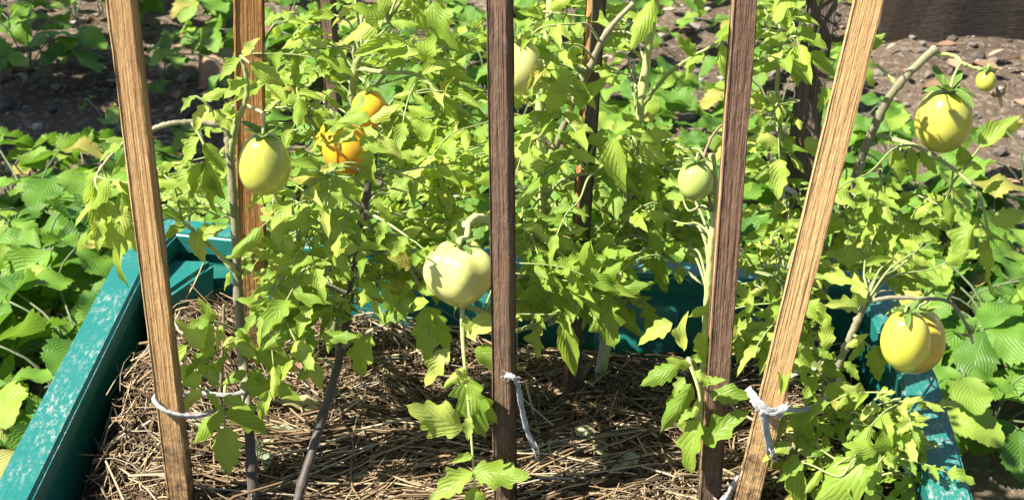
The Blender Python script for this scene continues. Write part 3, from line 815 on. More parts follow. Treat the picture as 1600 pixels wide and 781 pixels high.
Fp.fill(1070, 340, 45, 50, 1.07, 1.15, 5, 42)
Fp.fill(1050, 240, 40, 30, 1.12, 1.2, 3, 40)

# --- plant tied to the leaning fresh stake
G = Plant('tomato plant tied to the leaning fresh stake, two yellow fruit on it',
    [[(1205, 800, .985), (1240, 700, .985), (1288, 622, .985), (1318, 550, .985), (1340, 500, .985), (1354, 472, .985)],
     [(1354, 472, .985), (1390, 465, .985), (1440, 466, .985), (1480, 470, .985), (1500, 490, .985), (1515, 518, .985)],
     [(1480, 470, .985), (1490, 452, .98)],
     [(1300, 600, .985), (1260, 550, .99), (1235, 500, 1.0), (1225, 440, 1.02)]],
    [M['stem_grey'], M['stem_grey'], M['stem_grey'], M['stem']], [(.0034, .0026), (.0018, .0010), (.0012, .0008), (.0022, .0012)], bare=(1, 2))
G.hand([(1290, 560, .985), (1270, 540, .975)], [(1290, 545, 1290, 500, .98, .975), (1262, 528, 1218, 512), (1262, 540, 1252, 600, .975, .965, .8), (1275, 545, 1300, 560), (1322, 540, 1350, 520), (1320, 565, 1345, 595, .98, .97, 1.1), (1270, 530, 1240, 505)], attach=False)
G.hand([(1330, 520, .985), (1365, 545, .97)], [(1370, 540, 1376, 605, .97, .96, 1.1), (1350, 535, 1322, 560), (1340, 480, 1300, 470), (1350, 478, 1330, 430, .98, .99)], attach=False)
G.hand([(1290, 620, .98), (1275, 640, .965)], [(1295, 600, 1340, 670, .965, .955, 1.2), (1270, 640, 1235, 702, .96, .95, 1.25), (1275, 660, 1325, 668, .965, .965, 1.0), (1260, 640, 1222, 645)], attach=False)
G.hand([(1250, 700, .97), (1245, 720, .95)], [(1240, 710, 1252, 800, .95, .93, 1.0), (1225, 650, 1205, 690)], attach=False)
G.fill(1390, 420, 65, 32, 1.0, 1.1, 8, 44)
G.fill(1200, 540, 40, 50, .99, 1.04, 4, 38)
G.fill(1290, 690, 40, 40, .95, .985, 3, 40)
G.fill(1210, 470, 50, 60, 1.0, 1.1, 7, 40)
G.fill(1230, 440, 60, 35, 1.06, 1.16, 5, 44)
E.fill(960, 440, 60, 30, 1.08, 1.16, 3, 42)
G.fill(1220, 390, 40, 50, 1.05, 1.12, 4, 40)

# --- tall plant at the back right
H = Plant('tomato plant at the back right with the large green yellow fruit on a bare branch',
    [[(1262, 560, 1.2), (1300, 400, 1.21), (1335, 280, 1.21), (1370, 190, 1.2), (1405, 132, 1.195), (1463, 74, 1.19)],
     [(1455, 84, 1.19), (1490, 88, 1.19), (1505, 100, 1.185), (1525, 107, 1.185), (1560, 112, 1.18)],
     [(1372, 212, 1.2), (1410, 222, 1.185), (1442, 234, 1.17), (1500, 272, 1.15), (1532, 312, 1.13), (1545, 375, 1.12)],
     [(1402, 134, 1.195), (1385, 115, 1.2), (1368, 100, 1.21)],
     [(1300, 400, 1.21), (1240, 300, 1.2), (1215, 150, 1.2), (1225, 40, 1.2)]],
    [M['stem_grey'], M['stem_pale'], M['stem'], M['stem_pale'], M['stem']], [(.0044, .0034), (.0020, .0012), (.0024, .001), (.0018, .001), (.0024, .0012)], bare=(1, 3))
H.hand([(1500, 272, 1.15), (1520, 245, 1.15), (1535, 225, 1.15)], [(1530, 230, 1592, 176, 1.15, 1.15, .95), (1512, 255, 1535, 262), (1508, 258, 1502, 232)], attach=False)
H.hand([(1410, 222, 1.185), (1405, 240, 1.17)], [(1398, 232, 1395, 290, 1.17, 1.16, 1.1), (1425, 232, 1428, 285, 1.17, 1.16, 1.1), (1440, 235, 1470, 275)], attach=False)
H.hand([(1532, 312, 1.13), (1525, 330, 1.12)], [(1510, 325, 1515, 345), (1480, 310, 1488, 360, 1.13, 1.12, 1.1), (1525, 340, 1480, 410, 1.12, 1.1, 1.0), (1548, 345, 1610, 330, 1.12, 1.11, 1.1), (1545, 375, 1525, 395), (1535, 300, 1560, 280), (1545, 378, 1530, 470, 1.12, 1.1, .6)], attach=False)
H.hand([(1362, 90, 1.21), (1345, 80, 1.2)], [(1352, 85, 1378, 62), (1345, 95, 1365, 140, 1.2, 1.19, 1.0), (1340, 80, 1372, 50)], attach=False)
H.hand([(1220, 70, 1.2), (1235, 60, 1.17)], [(1240, 72, 1248, 140, 1.17, 1.16, 1.1), (1262, 85, 1310, 115, 1.17, 1.16, 1.1), (1300, 140, 1270, 172, 1.17, 1.17), (1230, 60, 1195, 50), (1225, 45, 1240, 5), (1260, 215, 1285, 250), (1190, 180, 1200, 228)], attach=False)
H.fill(1210, 60, 40, 60, 1.18, 1.28, 5, 42)
H.fill(1205, 210, 35, 70, 1.14, 1.24, 5, 40)
H.fill(1350, 330, 45, 60, 1.12, 1.22, 7, 42)
H.fill(1240, 330, 50, 50, 1.14, 1.22, 6, 40)
H.fill(1440, 340, 60, 40, 1.14, 1.22, 4, 40)

H.fill(1230, -80, 90, 60, 1.1, 1.25, 6, 50)
# --- low plant at the lower right corner
I = Plant('low bushy tomato plant in the lower right corner of the planter',
    [[(1432, 800, .935), (1420, 720, .945), (1405, 660, .95), (1385, 620, .96)],
     [(1412, 690, .945), (1370, 655, .945), (1345, 650, .945)],
     [(1425, 745, .94), (1390, 700, .93), (1352, 708, .92)]],
    [M['stem'], M['stem'], M['stem_pale']], [(.0028, .0016), (.0018, .001), (.0016, .001)])
I.hand([(1375, 705, .93), (1350, 712, .92)], [(1376, 712, 1270, 765, .92, .905, 1.25), (1370, 706, 1330, 690), (1385, 700, 1400, 735), (1385, 705, 1378, 680)], attach=False)
I.hand([(1390, 640, .95), (1370, 620, .945)], [(1370, 620, 1395, 608, .945, .94, 1.0), (1352, 618, 1322, 605), (1395, 640, 1432, 618), (1400, 650, 1452, 650), (1375, 635, 1342, 650)], attach=False)
I.hand([(1408, 670, .945), (1425, 680, .935)], [(1420, 690, 1452, 720, .935, .93, 1.1), (1412, 660, 1395, 700), (1425, 700, 1385, 728), (1430, 740, 1470, 768), (1428, 750, 1385, 775), (1430, 770, 1395, 800, .93, .92), (1436, 780, 1480, 800)], attach=False)
I.fill(1400, 690, 55, 70, .92, .98, 7, 36)
I.fill(1340, 640, 45, 35, .94, .98, 4, 38)
I.fill(1310, 740, 45, 35, .92, .96, 3, 40)
G.fill(1270, 560, 45, 45, .98, 1.03, 3, 38)

# ------------------------------------------------------------------ tomatoes
def tomato(label, cx, cy, rx, ry, Y, material, up=None, ribs=0.0, point=0.0, pear=0.0, stalk=None, calyx=1.0, group='tomatoes hanging on the plants', dark=False, yaw=0.0):
    c = at(cx, cy, Y); k = depth(c) / 2400
    ax, az = rx * k, ry * k / .95
    upv = (Vector(up) if up else Vector((0, 0, 1))).normalized()
    xx = Vector((cos(yaw), sin(yaw), 0)); xx = (xx - upv * xx.dot(upv)).normalized(); yy = upv.cross(xx)
    mt = Matrix(((xx.x, yy.x, upv.x, c.x), (xx.y, yy.y, upv.y, c.y), (xx.z, yy.z, upv.z, c.z), (0, 0, 0, 1)))
    root = empty('tomato', c, label, 'tomato', group); root.matrix_basis = mt
    vs, fs = [], []; nu, nv = 40, 26; rng = random.Random(int(cx + cy))
    ph = rng.random() * 6
    for j in range(nv + 1):
        th = pi * j / nv                                      # 0 at the top
        z = cos(th); rr = sin(th)
        rr *= 1 - pear * (z * .5 + .1)
        zz = z
        if z > .8: zz = z - .5 * (z - .8) ** 1.2 * 1.4          # hollow shoulder
        if z < -.7: zz = z - point * ((-z - .7) / .3) ** 3
        for i in range(nu):
            a = 2 * pi * i / nu
            q = 1 + ribs * (.5 + .5 * z) * cos(a * 5 + ph) + ribs * .35 * cos(a * 3 + 1 + ph) + .012 * noise.noise(Vector((cos(a) * 2, sin(a) * 2, z * 2 + ph)))
            vs.append((rr * q * ax * cos(a), rr * q * ax * sin(a), zz * az))
    for j in range(nv):
        for i in range(nu):
            fs.append((j * nu + i, (j + 1) * nu + i, (j + 1) * nu + (i + 1) % nu, j * nu + (i + 1) % nu))
    link('skin', mesh('skin', vs, fs), root, material=material)
    topz = az * .86
    if calyx:
        vs, fs, uvs = [], [], []
        for s in range(6):
            a = 2 * pi * s / 6 + ph; L = ax * calyx * rng.uniform(.85, 1.3); curl = rng.uniform(-.2, 1.1)
            dirv = Vector((cos(a), sin(a), 0)); sdv = Vector((-sin(a), cos(a), 0))
            b0 = len(vs)
            for i in range(8):
                t = i / 7
                p = dirv * (L * (t - .25 * curl * t * t)) + Vector((0, 0, topz + .002 + L * (.05 * sin(t * 3) + .55 * curl * t * t - (.28 * t * t if curl < .4 else 0))))
                wd = L * .24 * (1 - t) ** .6 * (.55 + t) + .0002
                for e in (-1, 0, 1):
                    vs.append(p + sdv * wd * e + Vector((0, 0, abs(e) * wd * .5))); uvs.append(((e + 1) / 2, t))
            for i in range(7):
                for e in (0, 1):
                    q = b0 + i * 3 + e; fs.append((q, q + 1, q + 4, q + 3))
        link('calyx', mesh('calyx', vs, fs, True, uvs), root, material=M['sepal'])
    if stalk:
        pts = [mt.inverted() @ at(*q) for q in stalk[1:]]
        vs, fs = [], []
        tube(vs, fs, smooth_path([Vector((0, 0, topz - .002)), Vector((0, 0, topz + .006))] + pts, 12), stalk[0], stalk[0] * .8, 8, .15)
        link('stalk', mesh('stalk', vs, fs), root, material=M['stem_pale'])
    return root
M['sepal'] = leaf_material('sepal', (.09, .17, .03), (.14, .22, .045), (.2, .26, .06), (.2, .3, .03), 3, .3, (.2, .26, .09), .25, .6)
tomato('green plum tomato with a dark curled calyx beside the orange stake', 413, 254, 42, 50, .985, M['fruit_green'], (.05, -.05, 1), .012, .04, .30, (.0012, (412, 178, 1.0), (392, 168, 1.025), (384, 160, 1.03)))
tomato('big pale green tomato with a thick stalk beside the central stake', 718, 427, 51, 49, .985, M['fruit_pale'], (.02, .05, 1), .14, .13, -.27, (.0026, (729, 372, 1.0), (731, 352, 1.012), (728, 350, 1.015)), .55)
tomato('pale yellow tomato half hidden behind the top of the central stake', 812, 104, 38, 42, 1.09, M['fruit_pale'], (0, 0, 1), .02, .02, .15, (.0012, (822, 52, 1.11), (846, 40, 1.15)))
tomato('small round lime tomato left of the wide brown stake', 1087, 282, 28, 31, 1.04, M['fruit_lime'], (0, 0, 1), .02, .02, .05, (.0010, (1092, 240, 1.045), (1101, 255, 1.05)))
tomato('large green yellow plum tomato hanging before bare soil at the right', 1475, 187, 45, 51, 1.18, M['fruit_ochre'], (.04, -.08, 1), .012, .02, .14, (.0012, (1490, 120, 1.182), (1500, 100, 1.185)))
tomato('tiny green tomato beside a withered flower at the top right', 1541, 126, 16, 17, 1.18, M['fruit_green'], (.0, 0, 1), .01, .02, .05, (.0008, (1543, 106, 1.182), (1532, 108, 1.184)), .9)
tomato('bright yellow pointed plum tomato in front of its golden twin', 1415, 530, 39, 51, .955, M['fruit_yellow'], (-.10, -.02, 1), .012, .12, .10, (.0010, (1432, 474, .975), (1440, 467, .983)), .8)
tomato('golden tomato behind the bright yellow pointed one above the right rim', 1428, 530, 50, 52, 1.005, M['fruit_gold'], (.02, 0, 1), .03, .03, .10, (.0012, (1448, 472, .99), (1452, 467, .986)), .8)
tomato('ripening orange tomato with a yellow shoulder among leaves left of centre', 541, 232, 38, 40, 1.10, M['fruit_orange'], (-.1, 0, 1), .03, .02, .1, (.0010, (546, 185, 1.12), (551, 165, 1.18)), .8)
tomato('small orange tomato higher up behind leaves at the top left', 577, 170, 28, 29, 1.14, M['fruit_orange'], (0, 0, 1), .02, .02, .05, (.001, (574, 132, 1.15), (560, 120, 1.18)), .8)

def flower(label, px, py, Y, material, size, petals=5, group='flowers on the tomato trusses', up=(0, -.6, .5)):
    c = at(px, py, Y)
    root = empty('tomato_flower', c, label, 'flower', group)
    u = Vector(up).normalized(); rng = random.Random(int(px))
    vs, fs = [], []
    tube(vs, fs, [Vector((0, 0, 0)), u * size * .5, u * size * .8], size * .14, size * .06, 6)
    link('anther_cone', mesh('anther_cone', vs, fs), root, material=material)
    for k in range(petals):
        a = 2 * pi * k / petals
        s = u.orthogonal().normalized(); t = u.cross(s)
        d = s * cos(a) + t * sin(a)
        o = bpy.data.objects.new('petal', PETAL[material.name]); COL.objects.link(o); o.parent = root
        o.matrix_basis = frame(Vector((0, 0, 0)), d - u * rng.uniform(-.3, .8), u, size, size * .8)
PETAL = {}
for mm in ('flower', 'flower_dry'):
    me = leaf_mesh('petal', 6, .22, 1, .05, .3, .5, .3, .2, 5); me.materials.append(M[mm]); PETAL[mm] = me
flower('withered pale flower beside the tiny green tomato at the top right', 1562, 150, 1.18, M['flower_dry'], .012, up=(.2, -.3, -.8))
flower('dry curled flower at the end of the truss right of the yellow tomatoes', 1516, 522, .984, M['flower_dry'], .010, up=(.3, -.2, -.8))
flower('bright yellow flower left of the orange tomato', 503, 212, 1.08, M['flower'], .011)

# ------------------------------------------------------------------ cloth ties
def tie(label, strips, material, name='cloth_tie', group='cloth ties holding the plants'):
    o0 = at(*strips[0][1][0])
    root = empty(name, o0, label, 'tie', group)
    for nm, pts, r, fl in strips:
        vs, fs = [], []
        pa = smooth_path([at(*p) for p in pts], 7 * (len(pts) - 1))
        pa = [p - o0 + rv(.00025) for p in pa]
        tube(vs, fs, pa, r, r * .8, 10, .35, fl * .7)
        if nm == 'tail':
            e, d = pa[-1], (pa[-1] - pa[-3]).normalized()
            for q in range(9):
                st = e + rv(r * .7) - d * .004
                tube(vs, fs, [st, st + d * .006 + rv(.0015), st + d * R.uniform(.009, .016) + rv(.004)], r * .16, r * .05, 4)
        elif nm == 'knot':
            for q in range(14):
                st = R.choice(pa) + rv(r * .6); e = rv(1).normalized()
                tube(vs, fs, [st, st + e * r * 1.2, st + e * r * 1.8 + rv(.002)], r * .12, r * .04, 4)
        link(nm, mesh(nm, vs, fs), root, material=material)
tie('white cloth knot with a hanging end on the leaning fresh stake',
    [('knot', [(1176, 622, .936), (1192, 640, .932), (1212, 643, .933), (1230, 634, .938)], .0036, .8),
     ('loop', [(1222, 638, .936), (1256, 640, .955), (1290, 622, .972), (1310, 598, .975), (1300, 580, .985), (1262, 577, .985), (1215, 600, .965)], .0021, .7),
     ('tail', [(1192, 640, .931), (1197, 668, .929), (1204, 706, .931)], .0046, .35),
     ('wrap', [(1168, 606, .942), (1180, 622, .935), (1198, 638, .931), (1222, 650, .934)], .0030, .5)], M['cloth'])
tie('white cloth strip looped round the golden left stake near its foot',
    [('loop', [(288, 614, .972), (262, 617, .966), (243, 626, .952), (256, 640, .944), (284, 649, .944), (312, 649, .952), (330, 642, .97)], .0048, .6),
     ('band', [(284, 615, .975), (320, 615, .985), (355, 617, .99), (385, 612, 1.0)], .0022, .7)], M['cloth'])
tie('grey white cloth end hanging at the right of the central stake',
    [('knot', [(790, 585, .951), (803, 590, .95), (810, 600, .953)], .0026, .7), ('tail', [(808, 592, .954), (816, 640, .954), (824, 675, .952), (836, 700, .95)], .0028, .35)], M['cloth'])
tie('grey twine knotted on the dark stake behind the leaning stake',
    [('knot', [(1212, 280, 1.165), (1220, 292, 1.16), (1212, 298, 1.165)], .004, .8), ('loop', [(1216, 292, 1.163), (1240, 300, 1.165), (1256, 325, 1.168), (1262, 345, 1.175)], .0026, .7), ('tail', [(1222, 296, 1.163), (1232, 330, 1.163), (1245, 356, 1.163)], .0024, .6)], M['cloth_grey'])
tie('dirty grey cloth strip hanging behind the leaf by the thin grey stake',
    [('knot', [(948, 520, 1.12), (942, 530, 1.115)], .004, .8), ('tail', [(945, 525, 1.12), (938, 555, 1.12), (934, 582, 1.12)], .0042, .4)], M['cloth_grey'])
tie('grey cloth end lying by the foot of the leaning stake',
    [('tail', [(1165, 735, .955), (1148, 755, .95), (1132, 785, .945)], .005, .6), ('knot', [(1168, 728, .955), (1160, 740, .953)], .005, .8)], M['cloth_grey'])
tie('white twine loop on the thin grey stake',
    [('loop', [(845, 496, 1.07), (862, 488, 1.075), (868, 500, 1.07), (856, 508, 1.07)], .0020, .8), ('tail', [(858, 500, 1.07), (878, 496, 1.08), (892, 490, 1.09)], .0016, .8)], M['cloth_grey'])

# ------------------------------------------------------------------ leaves and stalks lying on the mulch
def lying(label, px, py, dx, dy, L, me, dz=.012, group='fallen leaves on the straw'):
    z = 0.012
    p = onz(px, py, z); p.z = mulch_h(p.x, p.y) + dz
    o = link('fallen_leaf', me, None, frame(p, Vector((dx, dy, .05)), Vector((R.uniform(-.4, .4), R.uniform(-.6, .1), 1)), L))
    return tag(o, label, 'leaf', group)
DRY = []
for k in range(3):
    me = leaf_mesh('dry_leaf', 14, .30, 3, .2, .5 if k != 1 else -.4, .3, .4, .4, 81 + k); me.materials.append(M['dry_leaf']); DRY.append(me)
DEAD = []
for k in range(3):
    me = leaf_mesh('dead_leaf', 12, .34, 3, .2, .6, .4, .6, .5, 91 + k); me.materials.append(M['dead_leaf']); DEAD.append(me)
lying('pale grey green curled leaf lying on the straw in front of the thin grey stake', 908, 690, .5, -1, .042, DRY[1], .02)
lying('small grey leaf fragment on the straw right of the curled grey leaf', 1000, 728, -1, -.4, .028, DRY[0])
lying('pale green fallen leaf beside the dark stem foot, nearest the picture edge', 412, 722, .3, -1, .034, DRY[0], .014)
lying('pale fallen leaf between the two dark stems on the straw', 452, 690, -.8, -.6, .030, DRY[2], .014)
lying('broad pale leaf on the straw behind the two dark stems', 415, 690, 1, .2, .030, DRY[1], .014)
lying('wide mint green fallen leaf behind the leaning dark stem', 440, 640, 1, -.1, .038, DRY[0], .02)
lying('yellow green fallen leaf between the golden stake and the dark stem', 300, 706, 1, .1, .030, DRY[2], .014)
lying('wilted purple grey leaf hanging over the straw by the dark stems', 470, 605, .4, -.8, .032, DEAD[0], .04)
def twig(label, pts, r, m='stem_red', group='twigs lying in the planter', cat='twig', name='dry_twig'):
    P = smooth_path([onz(x, y, z) for x, y, z in pts], 14); o0 = P[0].copy(); vs, fs = [], []
    tube(vs, fs, [p - o0 for p in P], r, r * .6, 5, .2)
    tag(link(name, mesh(name, vs, fs), None, Matrix.Translation(o0), M[m]), label, cat, group)
twig('long thin dry stalk lying across the inner left wall of the planter', [(150, 520, .04), (172, 536, .03), (212, 556, .02)], .0009)
twig('thin straight straw stalk pointing up from the mulch at the left', [(176, 545, .03), (188, 590, .03), (206, 640, .02)], .0008)
twig('thin tan stalk leaning in the straw right of the central stake', [(822, 600, .03), (838, 660, .025), (868, 760, .02)], .0012, 'flower_dry')
twig('long tan straw running towards the thin grey stake foot', [(880, 700, .02), (950, 600, .02), (985, 560, .02)], .0012, 'flower_dry')
twig('bent pale stalk in the dark back left corner of the planter', [(268, 500, .02), (300, 450, .04), (318, 410, .05)], .0010, 'flower_dry')

# ------------------------------------------------------------------ strawberry plants on the ground
def berry(label, gx, gy, n, size, hgt, rng, group='strawberry plants around the planter'):
    b = Vector((gx, gy, GROUND))
    root = empty('strawberry_plant', b, label, 'strawberry plant', group)
    for k in range(n):
        a = k * 2.4 + rng.uniform(-.5, .5); rad = rng.uniform(.3, 1.0) * size * 2.3
        if k == 0: rad *= .3
        tipz = hgt * rng.uniform(.55, 1.1) * (1 - .25 * rad / (size * 2.1))
        e = Vector((cos(a) * rad, sin(a) * rad, tipz))
        m = Vector((e.x * .35, e.y * .35, tipz * .75))
        vs, fs = [], []
        tube(vs, fs, smooth_path([Vector((0, 0, 0)), m, e], 6), .0016, .0012, 5)
        lf = link('leaf', mesh('leaf', vs, fs), root, material=M['petiole'])
        outv = Vector((cos(a), sin(a), 0)); nrm = (UPV + outv * rng.uniform(-.1, .6) + SUN * .25 + rv(.35, rng)).normalized()
        tw = rng.uniform(-.6, .6); s = size * rng.uniform(.75, 1.15)
        outv = Matrix.Rotation(tw, 3, 'Z') @ outv
        sd = nrm.cross(outv).normalized(); outv = sd.cross(nrm)
        for g, (ang, q) in enumerate(((0, 1.0), (1.45, .9), (-1.45, .9))):
            d = outv * cos(ang) + sd * sin(ang) - UPV * .08
            o = bpy.data.objects.new('leaflet', rng.choice(BERRY)); COL.objects.link(o); o.parent = lf
            o.matrix_basis = frame(e + d * .003, d, nrm + rv(.22, rng) + (sd * (-sin(ang) * .3)), s * q)
BARE = [(100, 90, 240, 115), (1075, 70, 125, 80), (1500, 130, 150, 95), (1500, 20, 210, 60), (1570, 250, 45, 40), (1565, 730, 60, 60), (260, 120, 70, 80)]
def berries():
    rng = random.Random(21); placed = []
    def ok(x, y, dmin):
        return all((x - a) ** 2 + (y - b) ** 2 > dmin * dmin for a, b in placed)
    # the near ones, read off the picture (pixel of the crown's middle, size)
    hand = [(40, 250, 7, .072, 'at the left edge below the bare soil'), (70, 400, 8, .075, 'in the sun left of the planter corner'), (30, 520, 8, .075, 'at the left edge beside the teal rim'), (20, 640, 6, .070, 'low at the left edge by the rim'), (95, 540, 8, .07, 'half under the left rim in the sun'), (100, 290, 7, .068, 'in the sun below the pebbly soil at left'), (60, 330, 8, .072, 'second from the left edge in the sunny patch'), (170, 390, 6, .066, 'behind the hanging tomato leaves at the corner'),
            (130, 330, 6, .065, 'just left of the drooping tomato leaves'), (180, 260, 5, .06, 'between bare soil and the golden stake'), (120, 480, 7, .07, 'tucked against the left rim'),
            (690, 270, 6, .075, 'showing one broad leaf left of the central stake'), (1440, 300, 8, .072, 'under the large green yellow tomato'), (1390, 340, 6, .07, 'right of the leaning stake'), (1560, 330, 6, .065, 'at the right edge below the bare soil'),
            (1570, 440, 7, .07, 'in shade at the right edge'), (1500, 500, 7, .07, 'behind the two yellow tomatoes'), (1560, 580, 6, .065, 'in shade right of the teal rim'), (1490, 410, 6, .07, 'below the pointed hanging leaf at right'),
            (1210, 170, 6, .07, 'between the wide brown stake and the dark one'), (1060, 200, 8, .07, 'in shade under the bare patch at top centre'), (1010, 110, 6, .065, 'by the bright upright stem at the top'), (760, 60, 6, .07, 'at the top left of the central stake'), (700, 20, 6, .06, 'in deep shade at the top centre'),
            (30, 20, 6, .085, 'large and dark in the top left corner'), (135, 60, 4, .04, 'small, alone on the shaded soil at top left'), (250, 95, 4, .04, 'small, right of the golden stake on bare soil'), (330, 45, 5, .045, 'small and bright at the top near the orange stake'), (160, 160, 2, .03, 'tiny seedling on pebbly soil at left')]
    for px, py, n, s, where in hand:
        h = .05 if s < .05 else (.10 if s < .07 else .13)
        p = onz(px, py, GROUND + h); placed.append((p.x, p.y))
        berry('strawberry plant ' + where, p.x, p.y, n + (3 if s > .05 else 0), s * (1.2 if px < 200 and py > 200 else 1.05 if px > 1350 else .85), h, rng)
    tries = 0; extra = []
    while len(extra) < 52 and tries < 4000:
        tries += 1
        x = rng.uniform(-1.3, 1.4); y = rng.uniform(1.55, 3.2)
        px, py = pix(Vector((x, y, GROUND + .1)))
        if not (-60 < px < 1660 and -60 < py < 460): continue
        if any(((px - a) / c) ** 2 + ((py - b) / d) ** 2 < 1.25 for a, b, c, d in BARE): continue
        if px > 1330 and y > 2.75: continue
        if not ok(x, y, .115): continue
        if 300 < px < 400 and 60 < py < 150: continue
        placed.append((x, y)); extra.append((x, y, px, py))
    MARKS = [('the golden left stake', 200, 60), ('the orange brown stake', 385, 60), ('the far dark stake', 512, 40), ('the central stake', 780, 80), ('the thin grey stake', 925, 80), ('the bright green upright stem', 1010, 90),
             ('the wide brown stake', 1150, 120), ('the dark weathered stake', 1270, 150), ('the leaning fresh stake', 1320, 200), ('the large green yellow tomato', 1475, 190), ('the golden yellow tomatoes', 1425, 500),
             ('the left rim', 90, 560), ('the back left corner of the planter', 230, 370), ('the long dark strip', 1500, 40), ('the right rim', 1500, 680), ('the tan rock', 352, 115), ('the orange tomatoes', 550, 200), ('the lime tomato', 1087, 280)]
    seen = {}
    for x, y, px, py in sorted(extra, key=lambda e: -e[1]):
        mk = min(MARKS, key=lambda m: (m[1] - px) ** 2 + (m[2] - py) ** 2)
        dx, dy = px - mk[1], py - mk[2]
        side = ('beyond' if dy < 0 else 'in front of') if abs(dy) > abs(dx) else ('left of' if dx < 0 else 'right of')
        key = (mk[0], side); seen[key] = seen.get(key, 0) + 1
        n = rng.choice((5, 6, 7)); s = rng.uniform(.058, .075)
        s *= 1.15 if px < 260 else 1.0
        how = ['', 'nearer ', 'third nearer ', 'fourth nearer ', 'fifth nearer '][min(seen[key] - 1, 4)]
        berry(how + ('leafy' if n > 6 else 'small' if n < 6 else 'spreading') + ' strawberry plant ' + side + ' ' + mk[0], x, y, n, s, rng.uniform(.09, .14), rng, 'strawberry plants behind the planter')
berries()

# ------------------------------------------------------------------ stones, litter, dark strip
def rock(name, label, px, py, z, s, material, seed):
    c = onz(px, py, z)
    bm = bmesh.new(); bmesh.ops.create_icosphere(bm, subdivisions=3, radius=1)
    for v in bm.verts:
        q = v.co.copy(); f = 1 + .28 * noise.noise(q * 1.3 + Vector((seed, 0, 0))) + .1 * noise.noise(q * 4 + Vector((seed, 2, 0)))
        v.co = Vector((q.x * s[0], q.y * s[1], q.z * s[2])) * f
    o = link(name, bm_mesh(name, bm, True), None, Matrix.Translation((c.x, c.y, z)), material)
    tag(o, label, 'rock', 'rocks behind the planter')
rock('rock', 'tan rounded rock on the soil behind the orange stake', 345, 112, GROUND + .02, (.044, .05, .042), M['stone_tan'], 3)
rock('rock', 'reddish brown rock right of the orange stake at the top', 425, 85, GROUND + .03, (.035, .04, .055), M['stone_red'], 9)
def scatter():
    r = random.Random(5); vs, fs = [], []
    base = bmesh.new(); bmesh.ops.create_icosphere(base, subdivisions=1, radius=1)
    bv = [v.co.copy() for v in base.verts]; bf = [[v.index for v in f.verts] for f in base.faces]; base.free()
    for k in range(2600):
        x = r.uniform(-1.5, 1.6); y = r.uniform(1.5, 3.4)
        s = r.choice((.003, .004, .005, .006, .009, .014)) * r.uniform(.7, 1.3)
        z = GROUND + .022 * noise.fractal(Vector((x * 3, y * 3, 0)), 1, 2, 5) + .012 * noise.noise(Vector((x * 18, y * 18, 0))) - .01
        b0 = len(vs); sx, sy = r.uniform(.8, 1.5), r.uniform(.8, 1.5); a = r.uniform(0, 6)
        for q in bv:
            f = s * r.uniform(.8, 1.15); X, Y_ = q.x * sx, q.y * sy
            vs.append((x + f * (X * cos(a) - Y_ * sin(a)), y + f * (X * sin(a) + Y_ * cos(a)), z + s * .3 + f * q.z * .7))
        fs.extend(tuple(b0 + i for i in f) for f in bf)
    tag(link('pebbles', mesh('pebbles', vs, fs, False), material=M['pebble']), 'small grey pebbles and clods on the soil', kind='stuff')
    vs, fs = [], []
    for k in range(420):
        x = r.uniform(-1.4, 1.6); y = r.uniform(1.5, 3.3); L = r.uniform(.012, .05); a = r.uniform(0, 6.3); wd = L * r.uniform(.08, .45)
        d = Vector((cos(a), sin(a), r.uniform(-.2, .3))); s = Vector((-sin(a), cos(a), r.uniform(-.3, .3)))
        c = Vector((x, y, GROUND + .018 + r.random() * .01)); b0 = len(vs)
        for t, q in ((0, .1), (.35, 1), (.7, .8), (1, .05)):
            for e in (-1, 0, 1): vs.append(c + d * (L * t) + s * (wd * q * e) + Vector((0, 0, abs(e) * wd * .5 + .3 * L * t * (1 - t))))
        for i in range(3):
            for e in (0, 1): fs.append((b0 + i * 3 + e, b0 + i * 3 + e + 1, b0 + i * 3 + e + 4, b0 + i * 3 + e + 3))
    tag(link('leaf_litter', mesh('leaf_litter', vs, fs), material=M['litter']), 'dry brown leaf litter scattered on the garden soil', kind='stuff')
scatter()
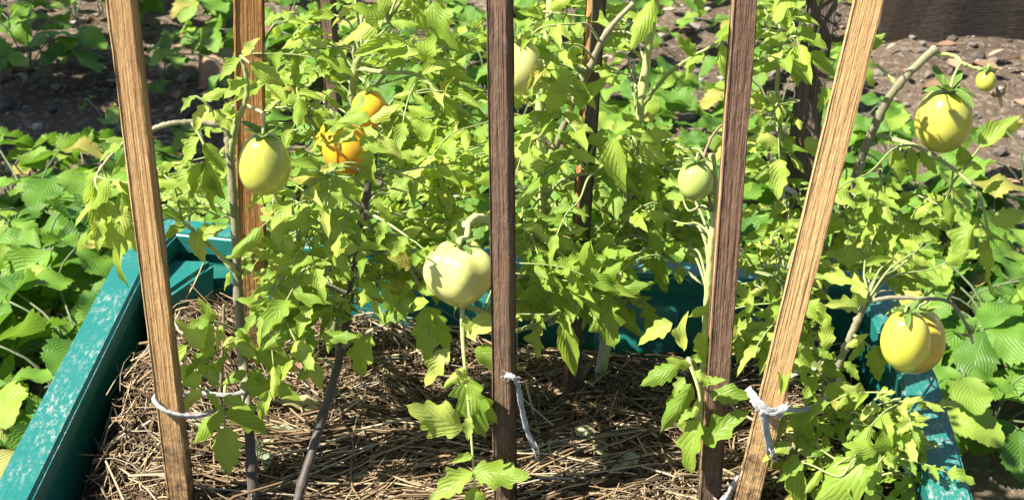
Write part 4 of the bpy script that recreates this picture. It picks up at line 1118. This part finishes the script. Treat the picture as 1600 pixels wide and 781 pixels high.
def dark_strip():  # long low box, very dark brown with streaky grain
    a = onz(1372, 66, GROUND); b = onz(1700, 52, GROUND)
    d = (b - a).normalized(); n = Vector((-d.y, d.x, 0)); L = 1.6
    bm = bmesh.new()
    seg = 24
    for i in range(seg + 1):
        for (q, h) in ((0, -.03), (0, .165), (.09, .165), (.09, -.03)):
            j = .007 * noise.noise(Vector((i * .8, q * 20, h * 15)))
            bm.verts.new(Vector((q + j, h + j, L * i / seg)))
    bm.verts.ensure_lookup_table(); V = bm.verts
    for i in range(seg):
        for k in range(4): bm.faces.new((V[i * 4 + k], V[i * 4 + (k + 1) % 4], V[i * 4 + 4 + (k + 1) % 4], V[i * 4 + 4 + k]))
    bm.faces.new((V[3], V[2], V[1], V[0])); bm.faces.new([V[seg * 4 + k] for k in range(4)])
    bmesh.ops.recalc_face_normals(bm, faces=bm.faces[:])
    tag(link('far_dark_strip', bm_mesh('far_dark_strip', bm), None, Matrix(((n.x, 0, d.x, a.x), (n.y, 0, d.y, a.y), (0, 1, 0, GROUND), (0, 0, 0, 1))), M['dark_strip']), 'long dark brown board-like strip on the ground at the top right', 'board')
dark_strip()

# ------------------------------------------------------------------ unseen bush added beside the bed to shade the top left soil
def bush():
    b = Vector((-1.42, 2.42, GROUND)); rng = random.Random(4)
    root = empty('added_shade_bush', b, 'leafy bush added out of view at left to shade the bare soil', 'bush')
    leaf = leaf_mesh('bush_leaf', 8, .5, 3, .4, .2, .2, .2, .1, 33, cols=3); leaf.materials.append(M['strawberry_leaf'])
    for k in range(12):
        a = k * 2.4; e = Vector((cos(a) * rng.uniform(.1, .36), sin(a) * rng.uniform(.1, .35), rng.uniform(.75, 1.25)))
        pa = smooth_path([Vector((0, 0, -.02)), e * .5 + Vector((0, 0, .1)), e], 10)
        vs, fs = [], []; tube(vs, fs, pa, .008, .002, 6); link('branch', mesh('branch', vs, fs), root, material=M['stem_dark'])
        for j in range(30):
            p = pa[rng.randrange(3, 11)] + rv(.06, rng); d = Vector((rng.uniform(-1, 1), rng.uniform(-1, 1), rng.uniform(-.5, .3)))
            o = bpy.data.objects.new('leaf', leaf); COL.objects.link(o); o.parent = root
            o.matrix_basis = frame(p, d, UPV + rv(.4, rng), rng.uniform(.06, .10))
bush()
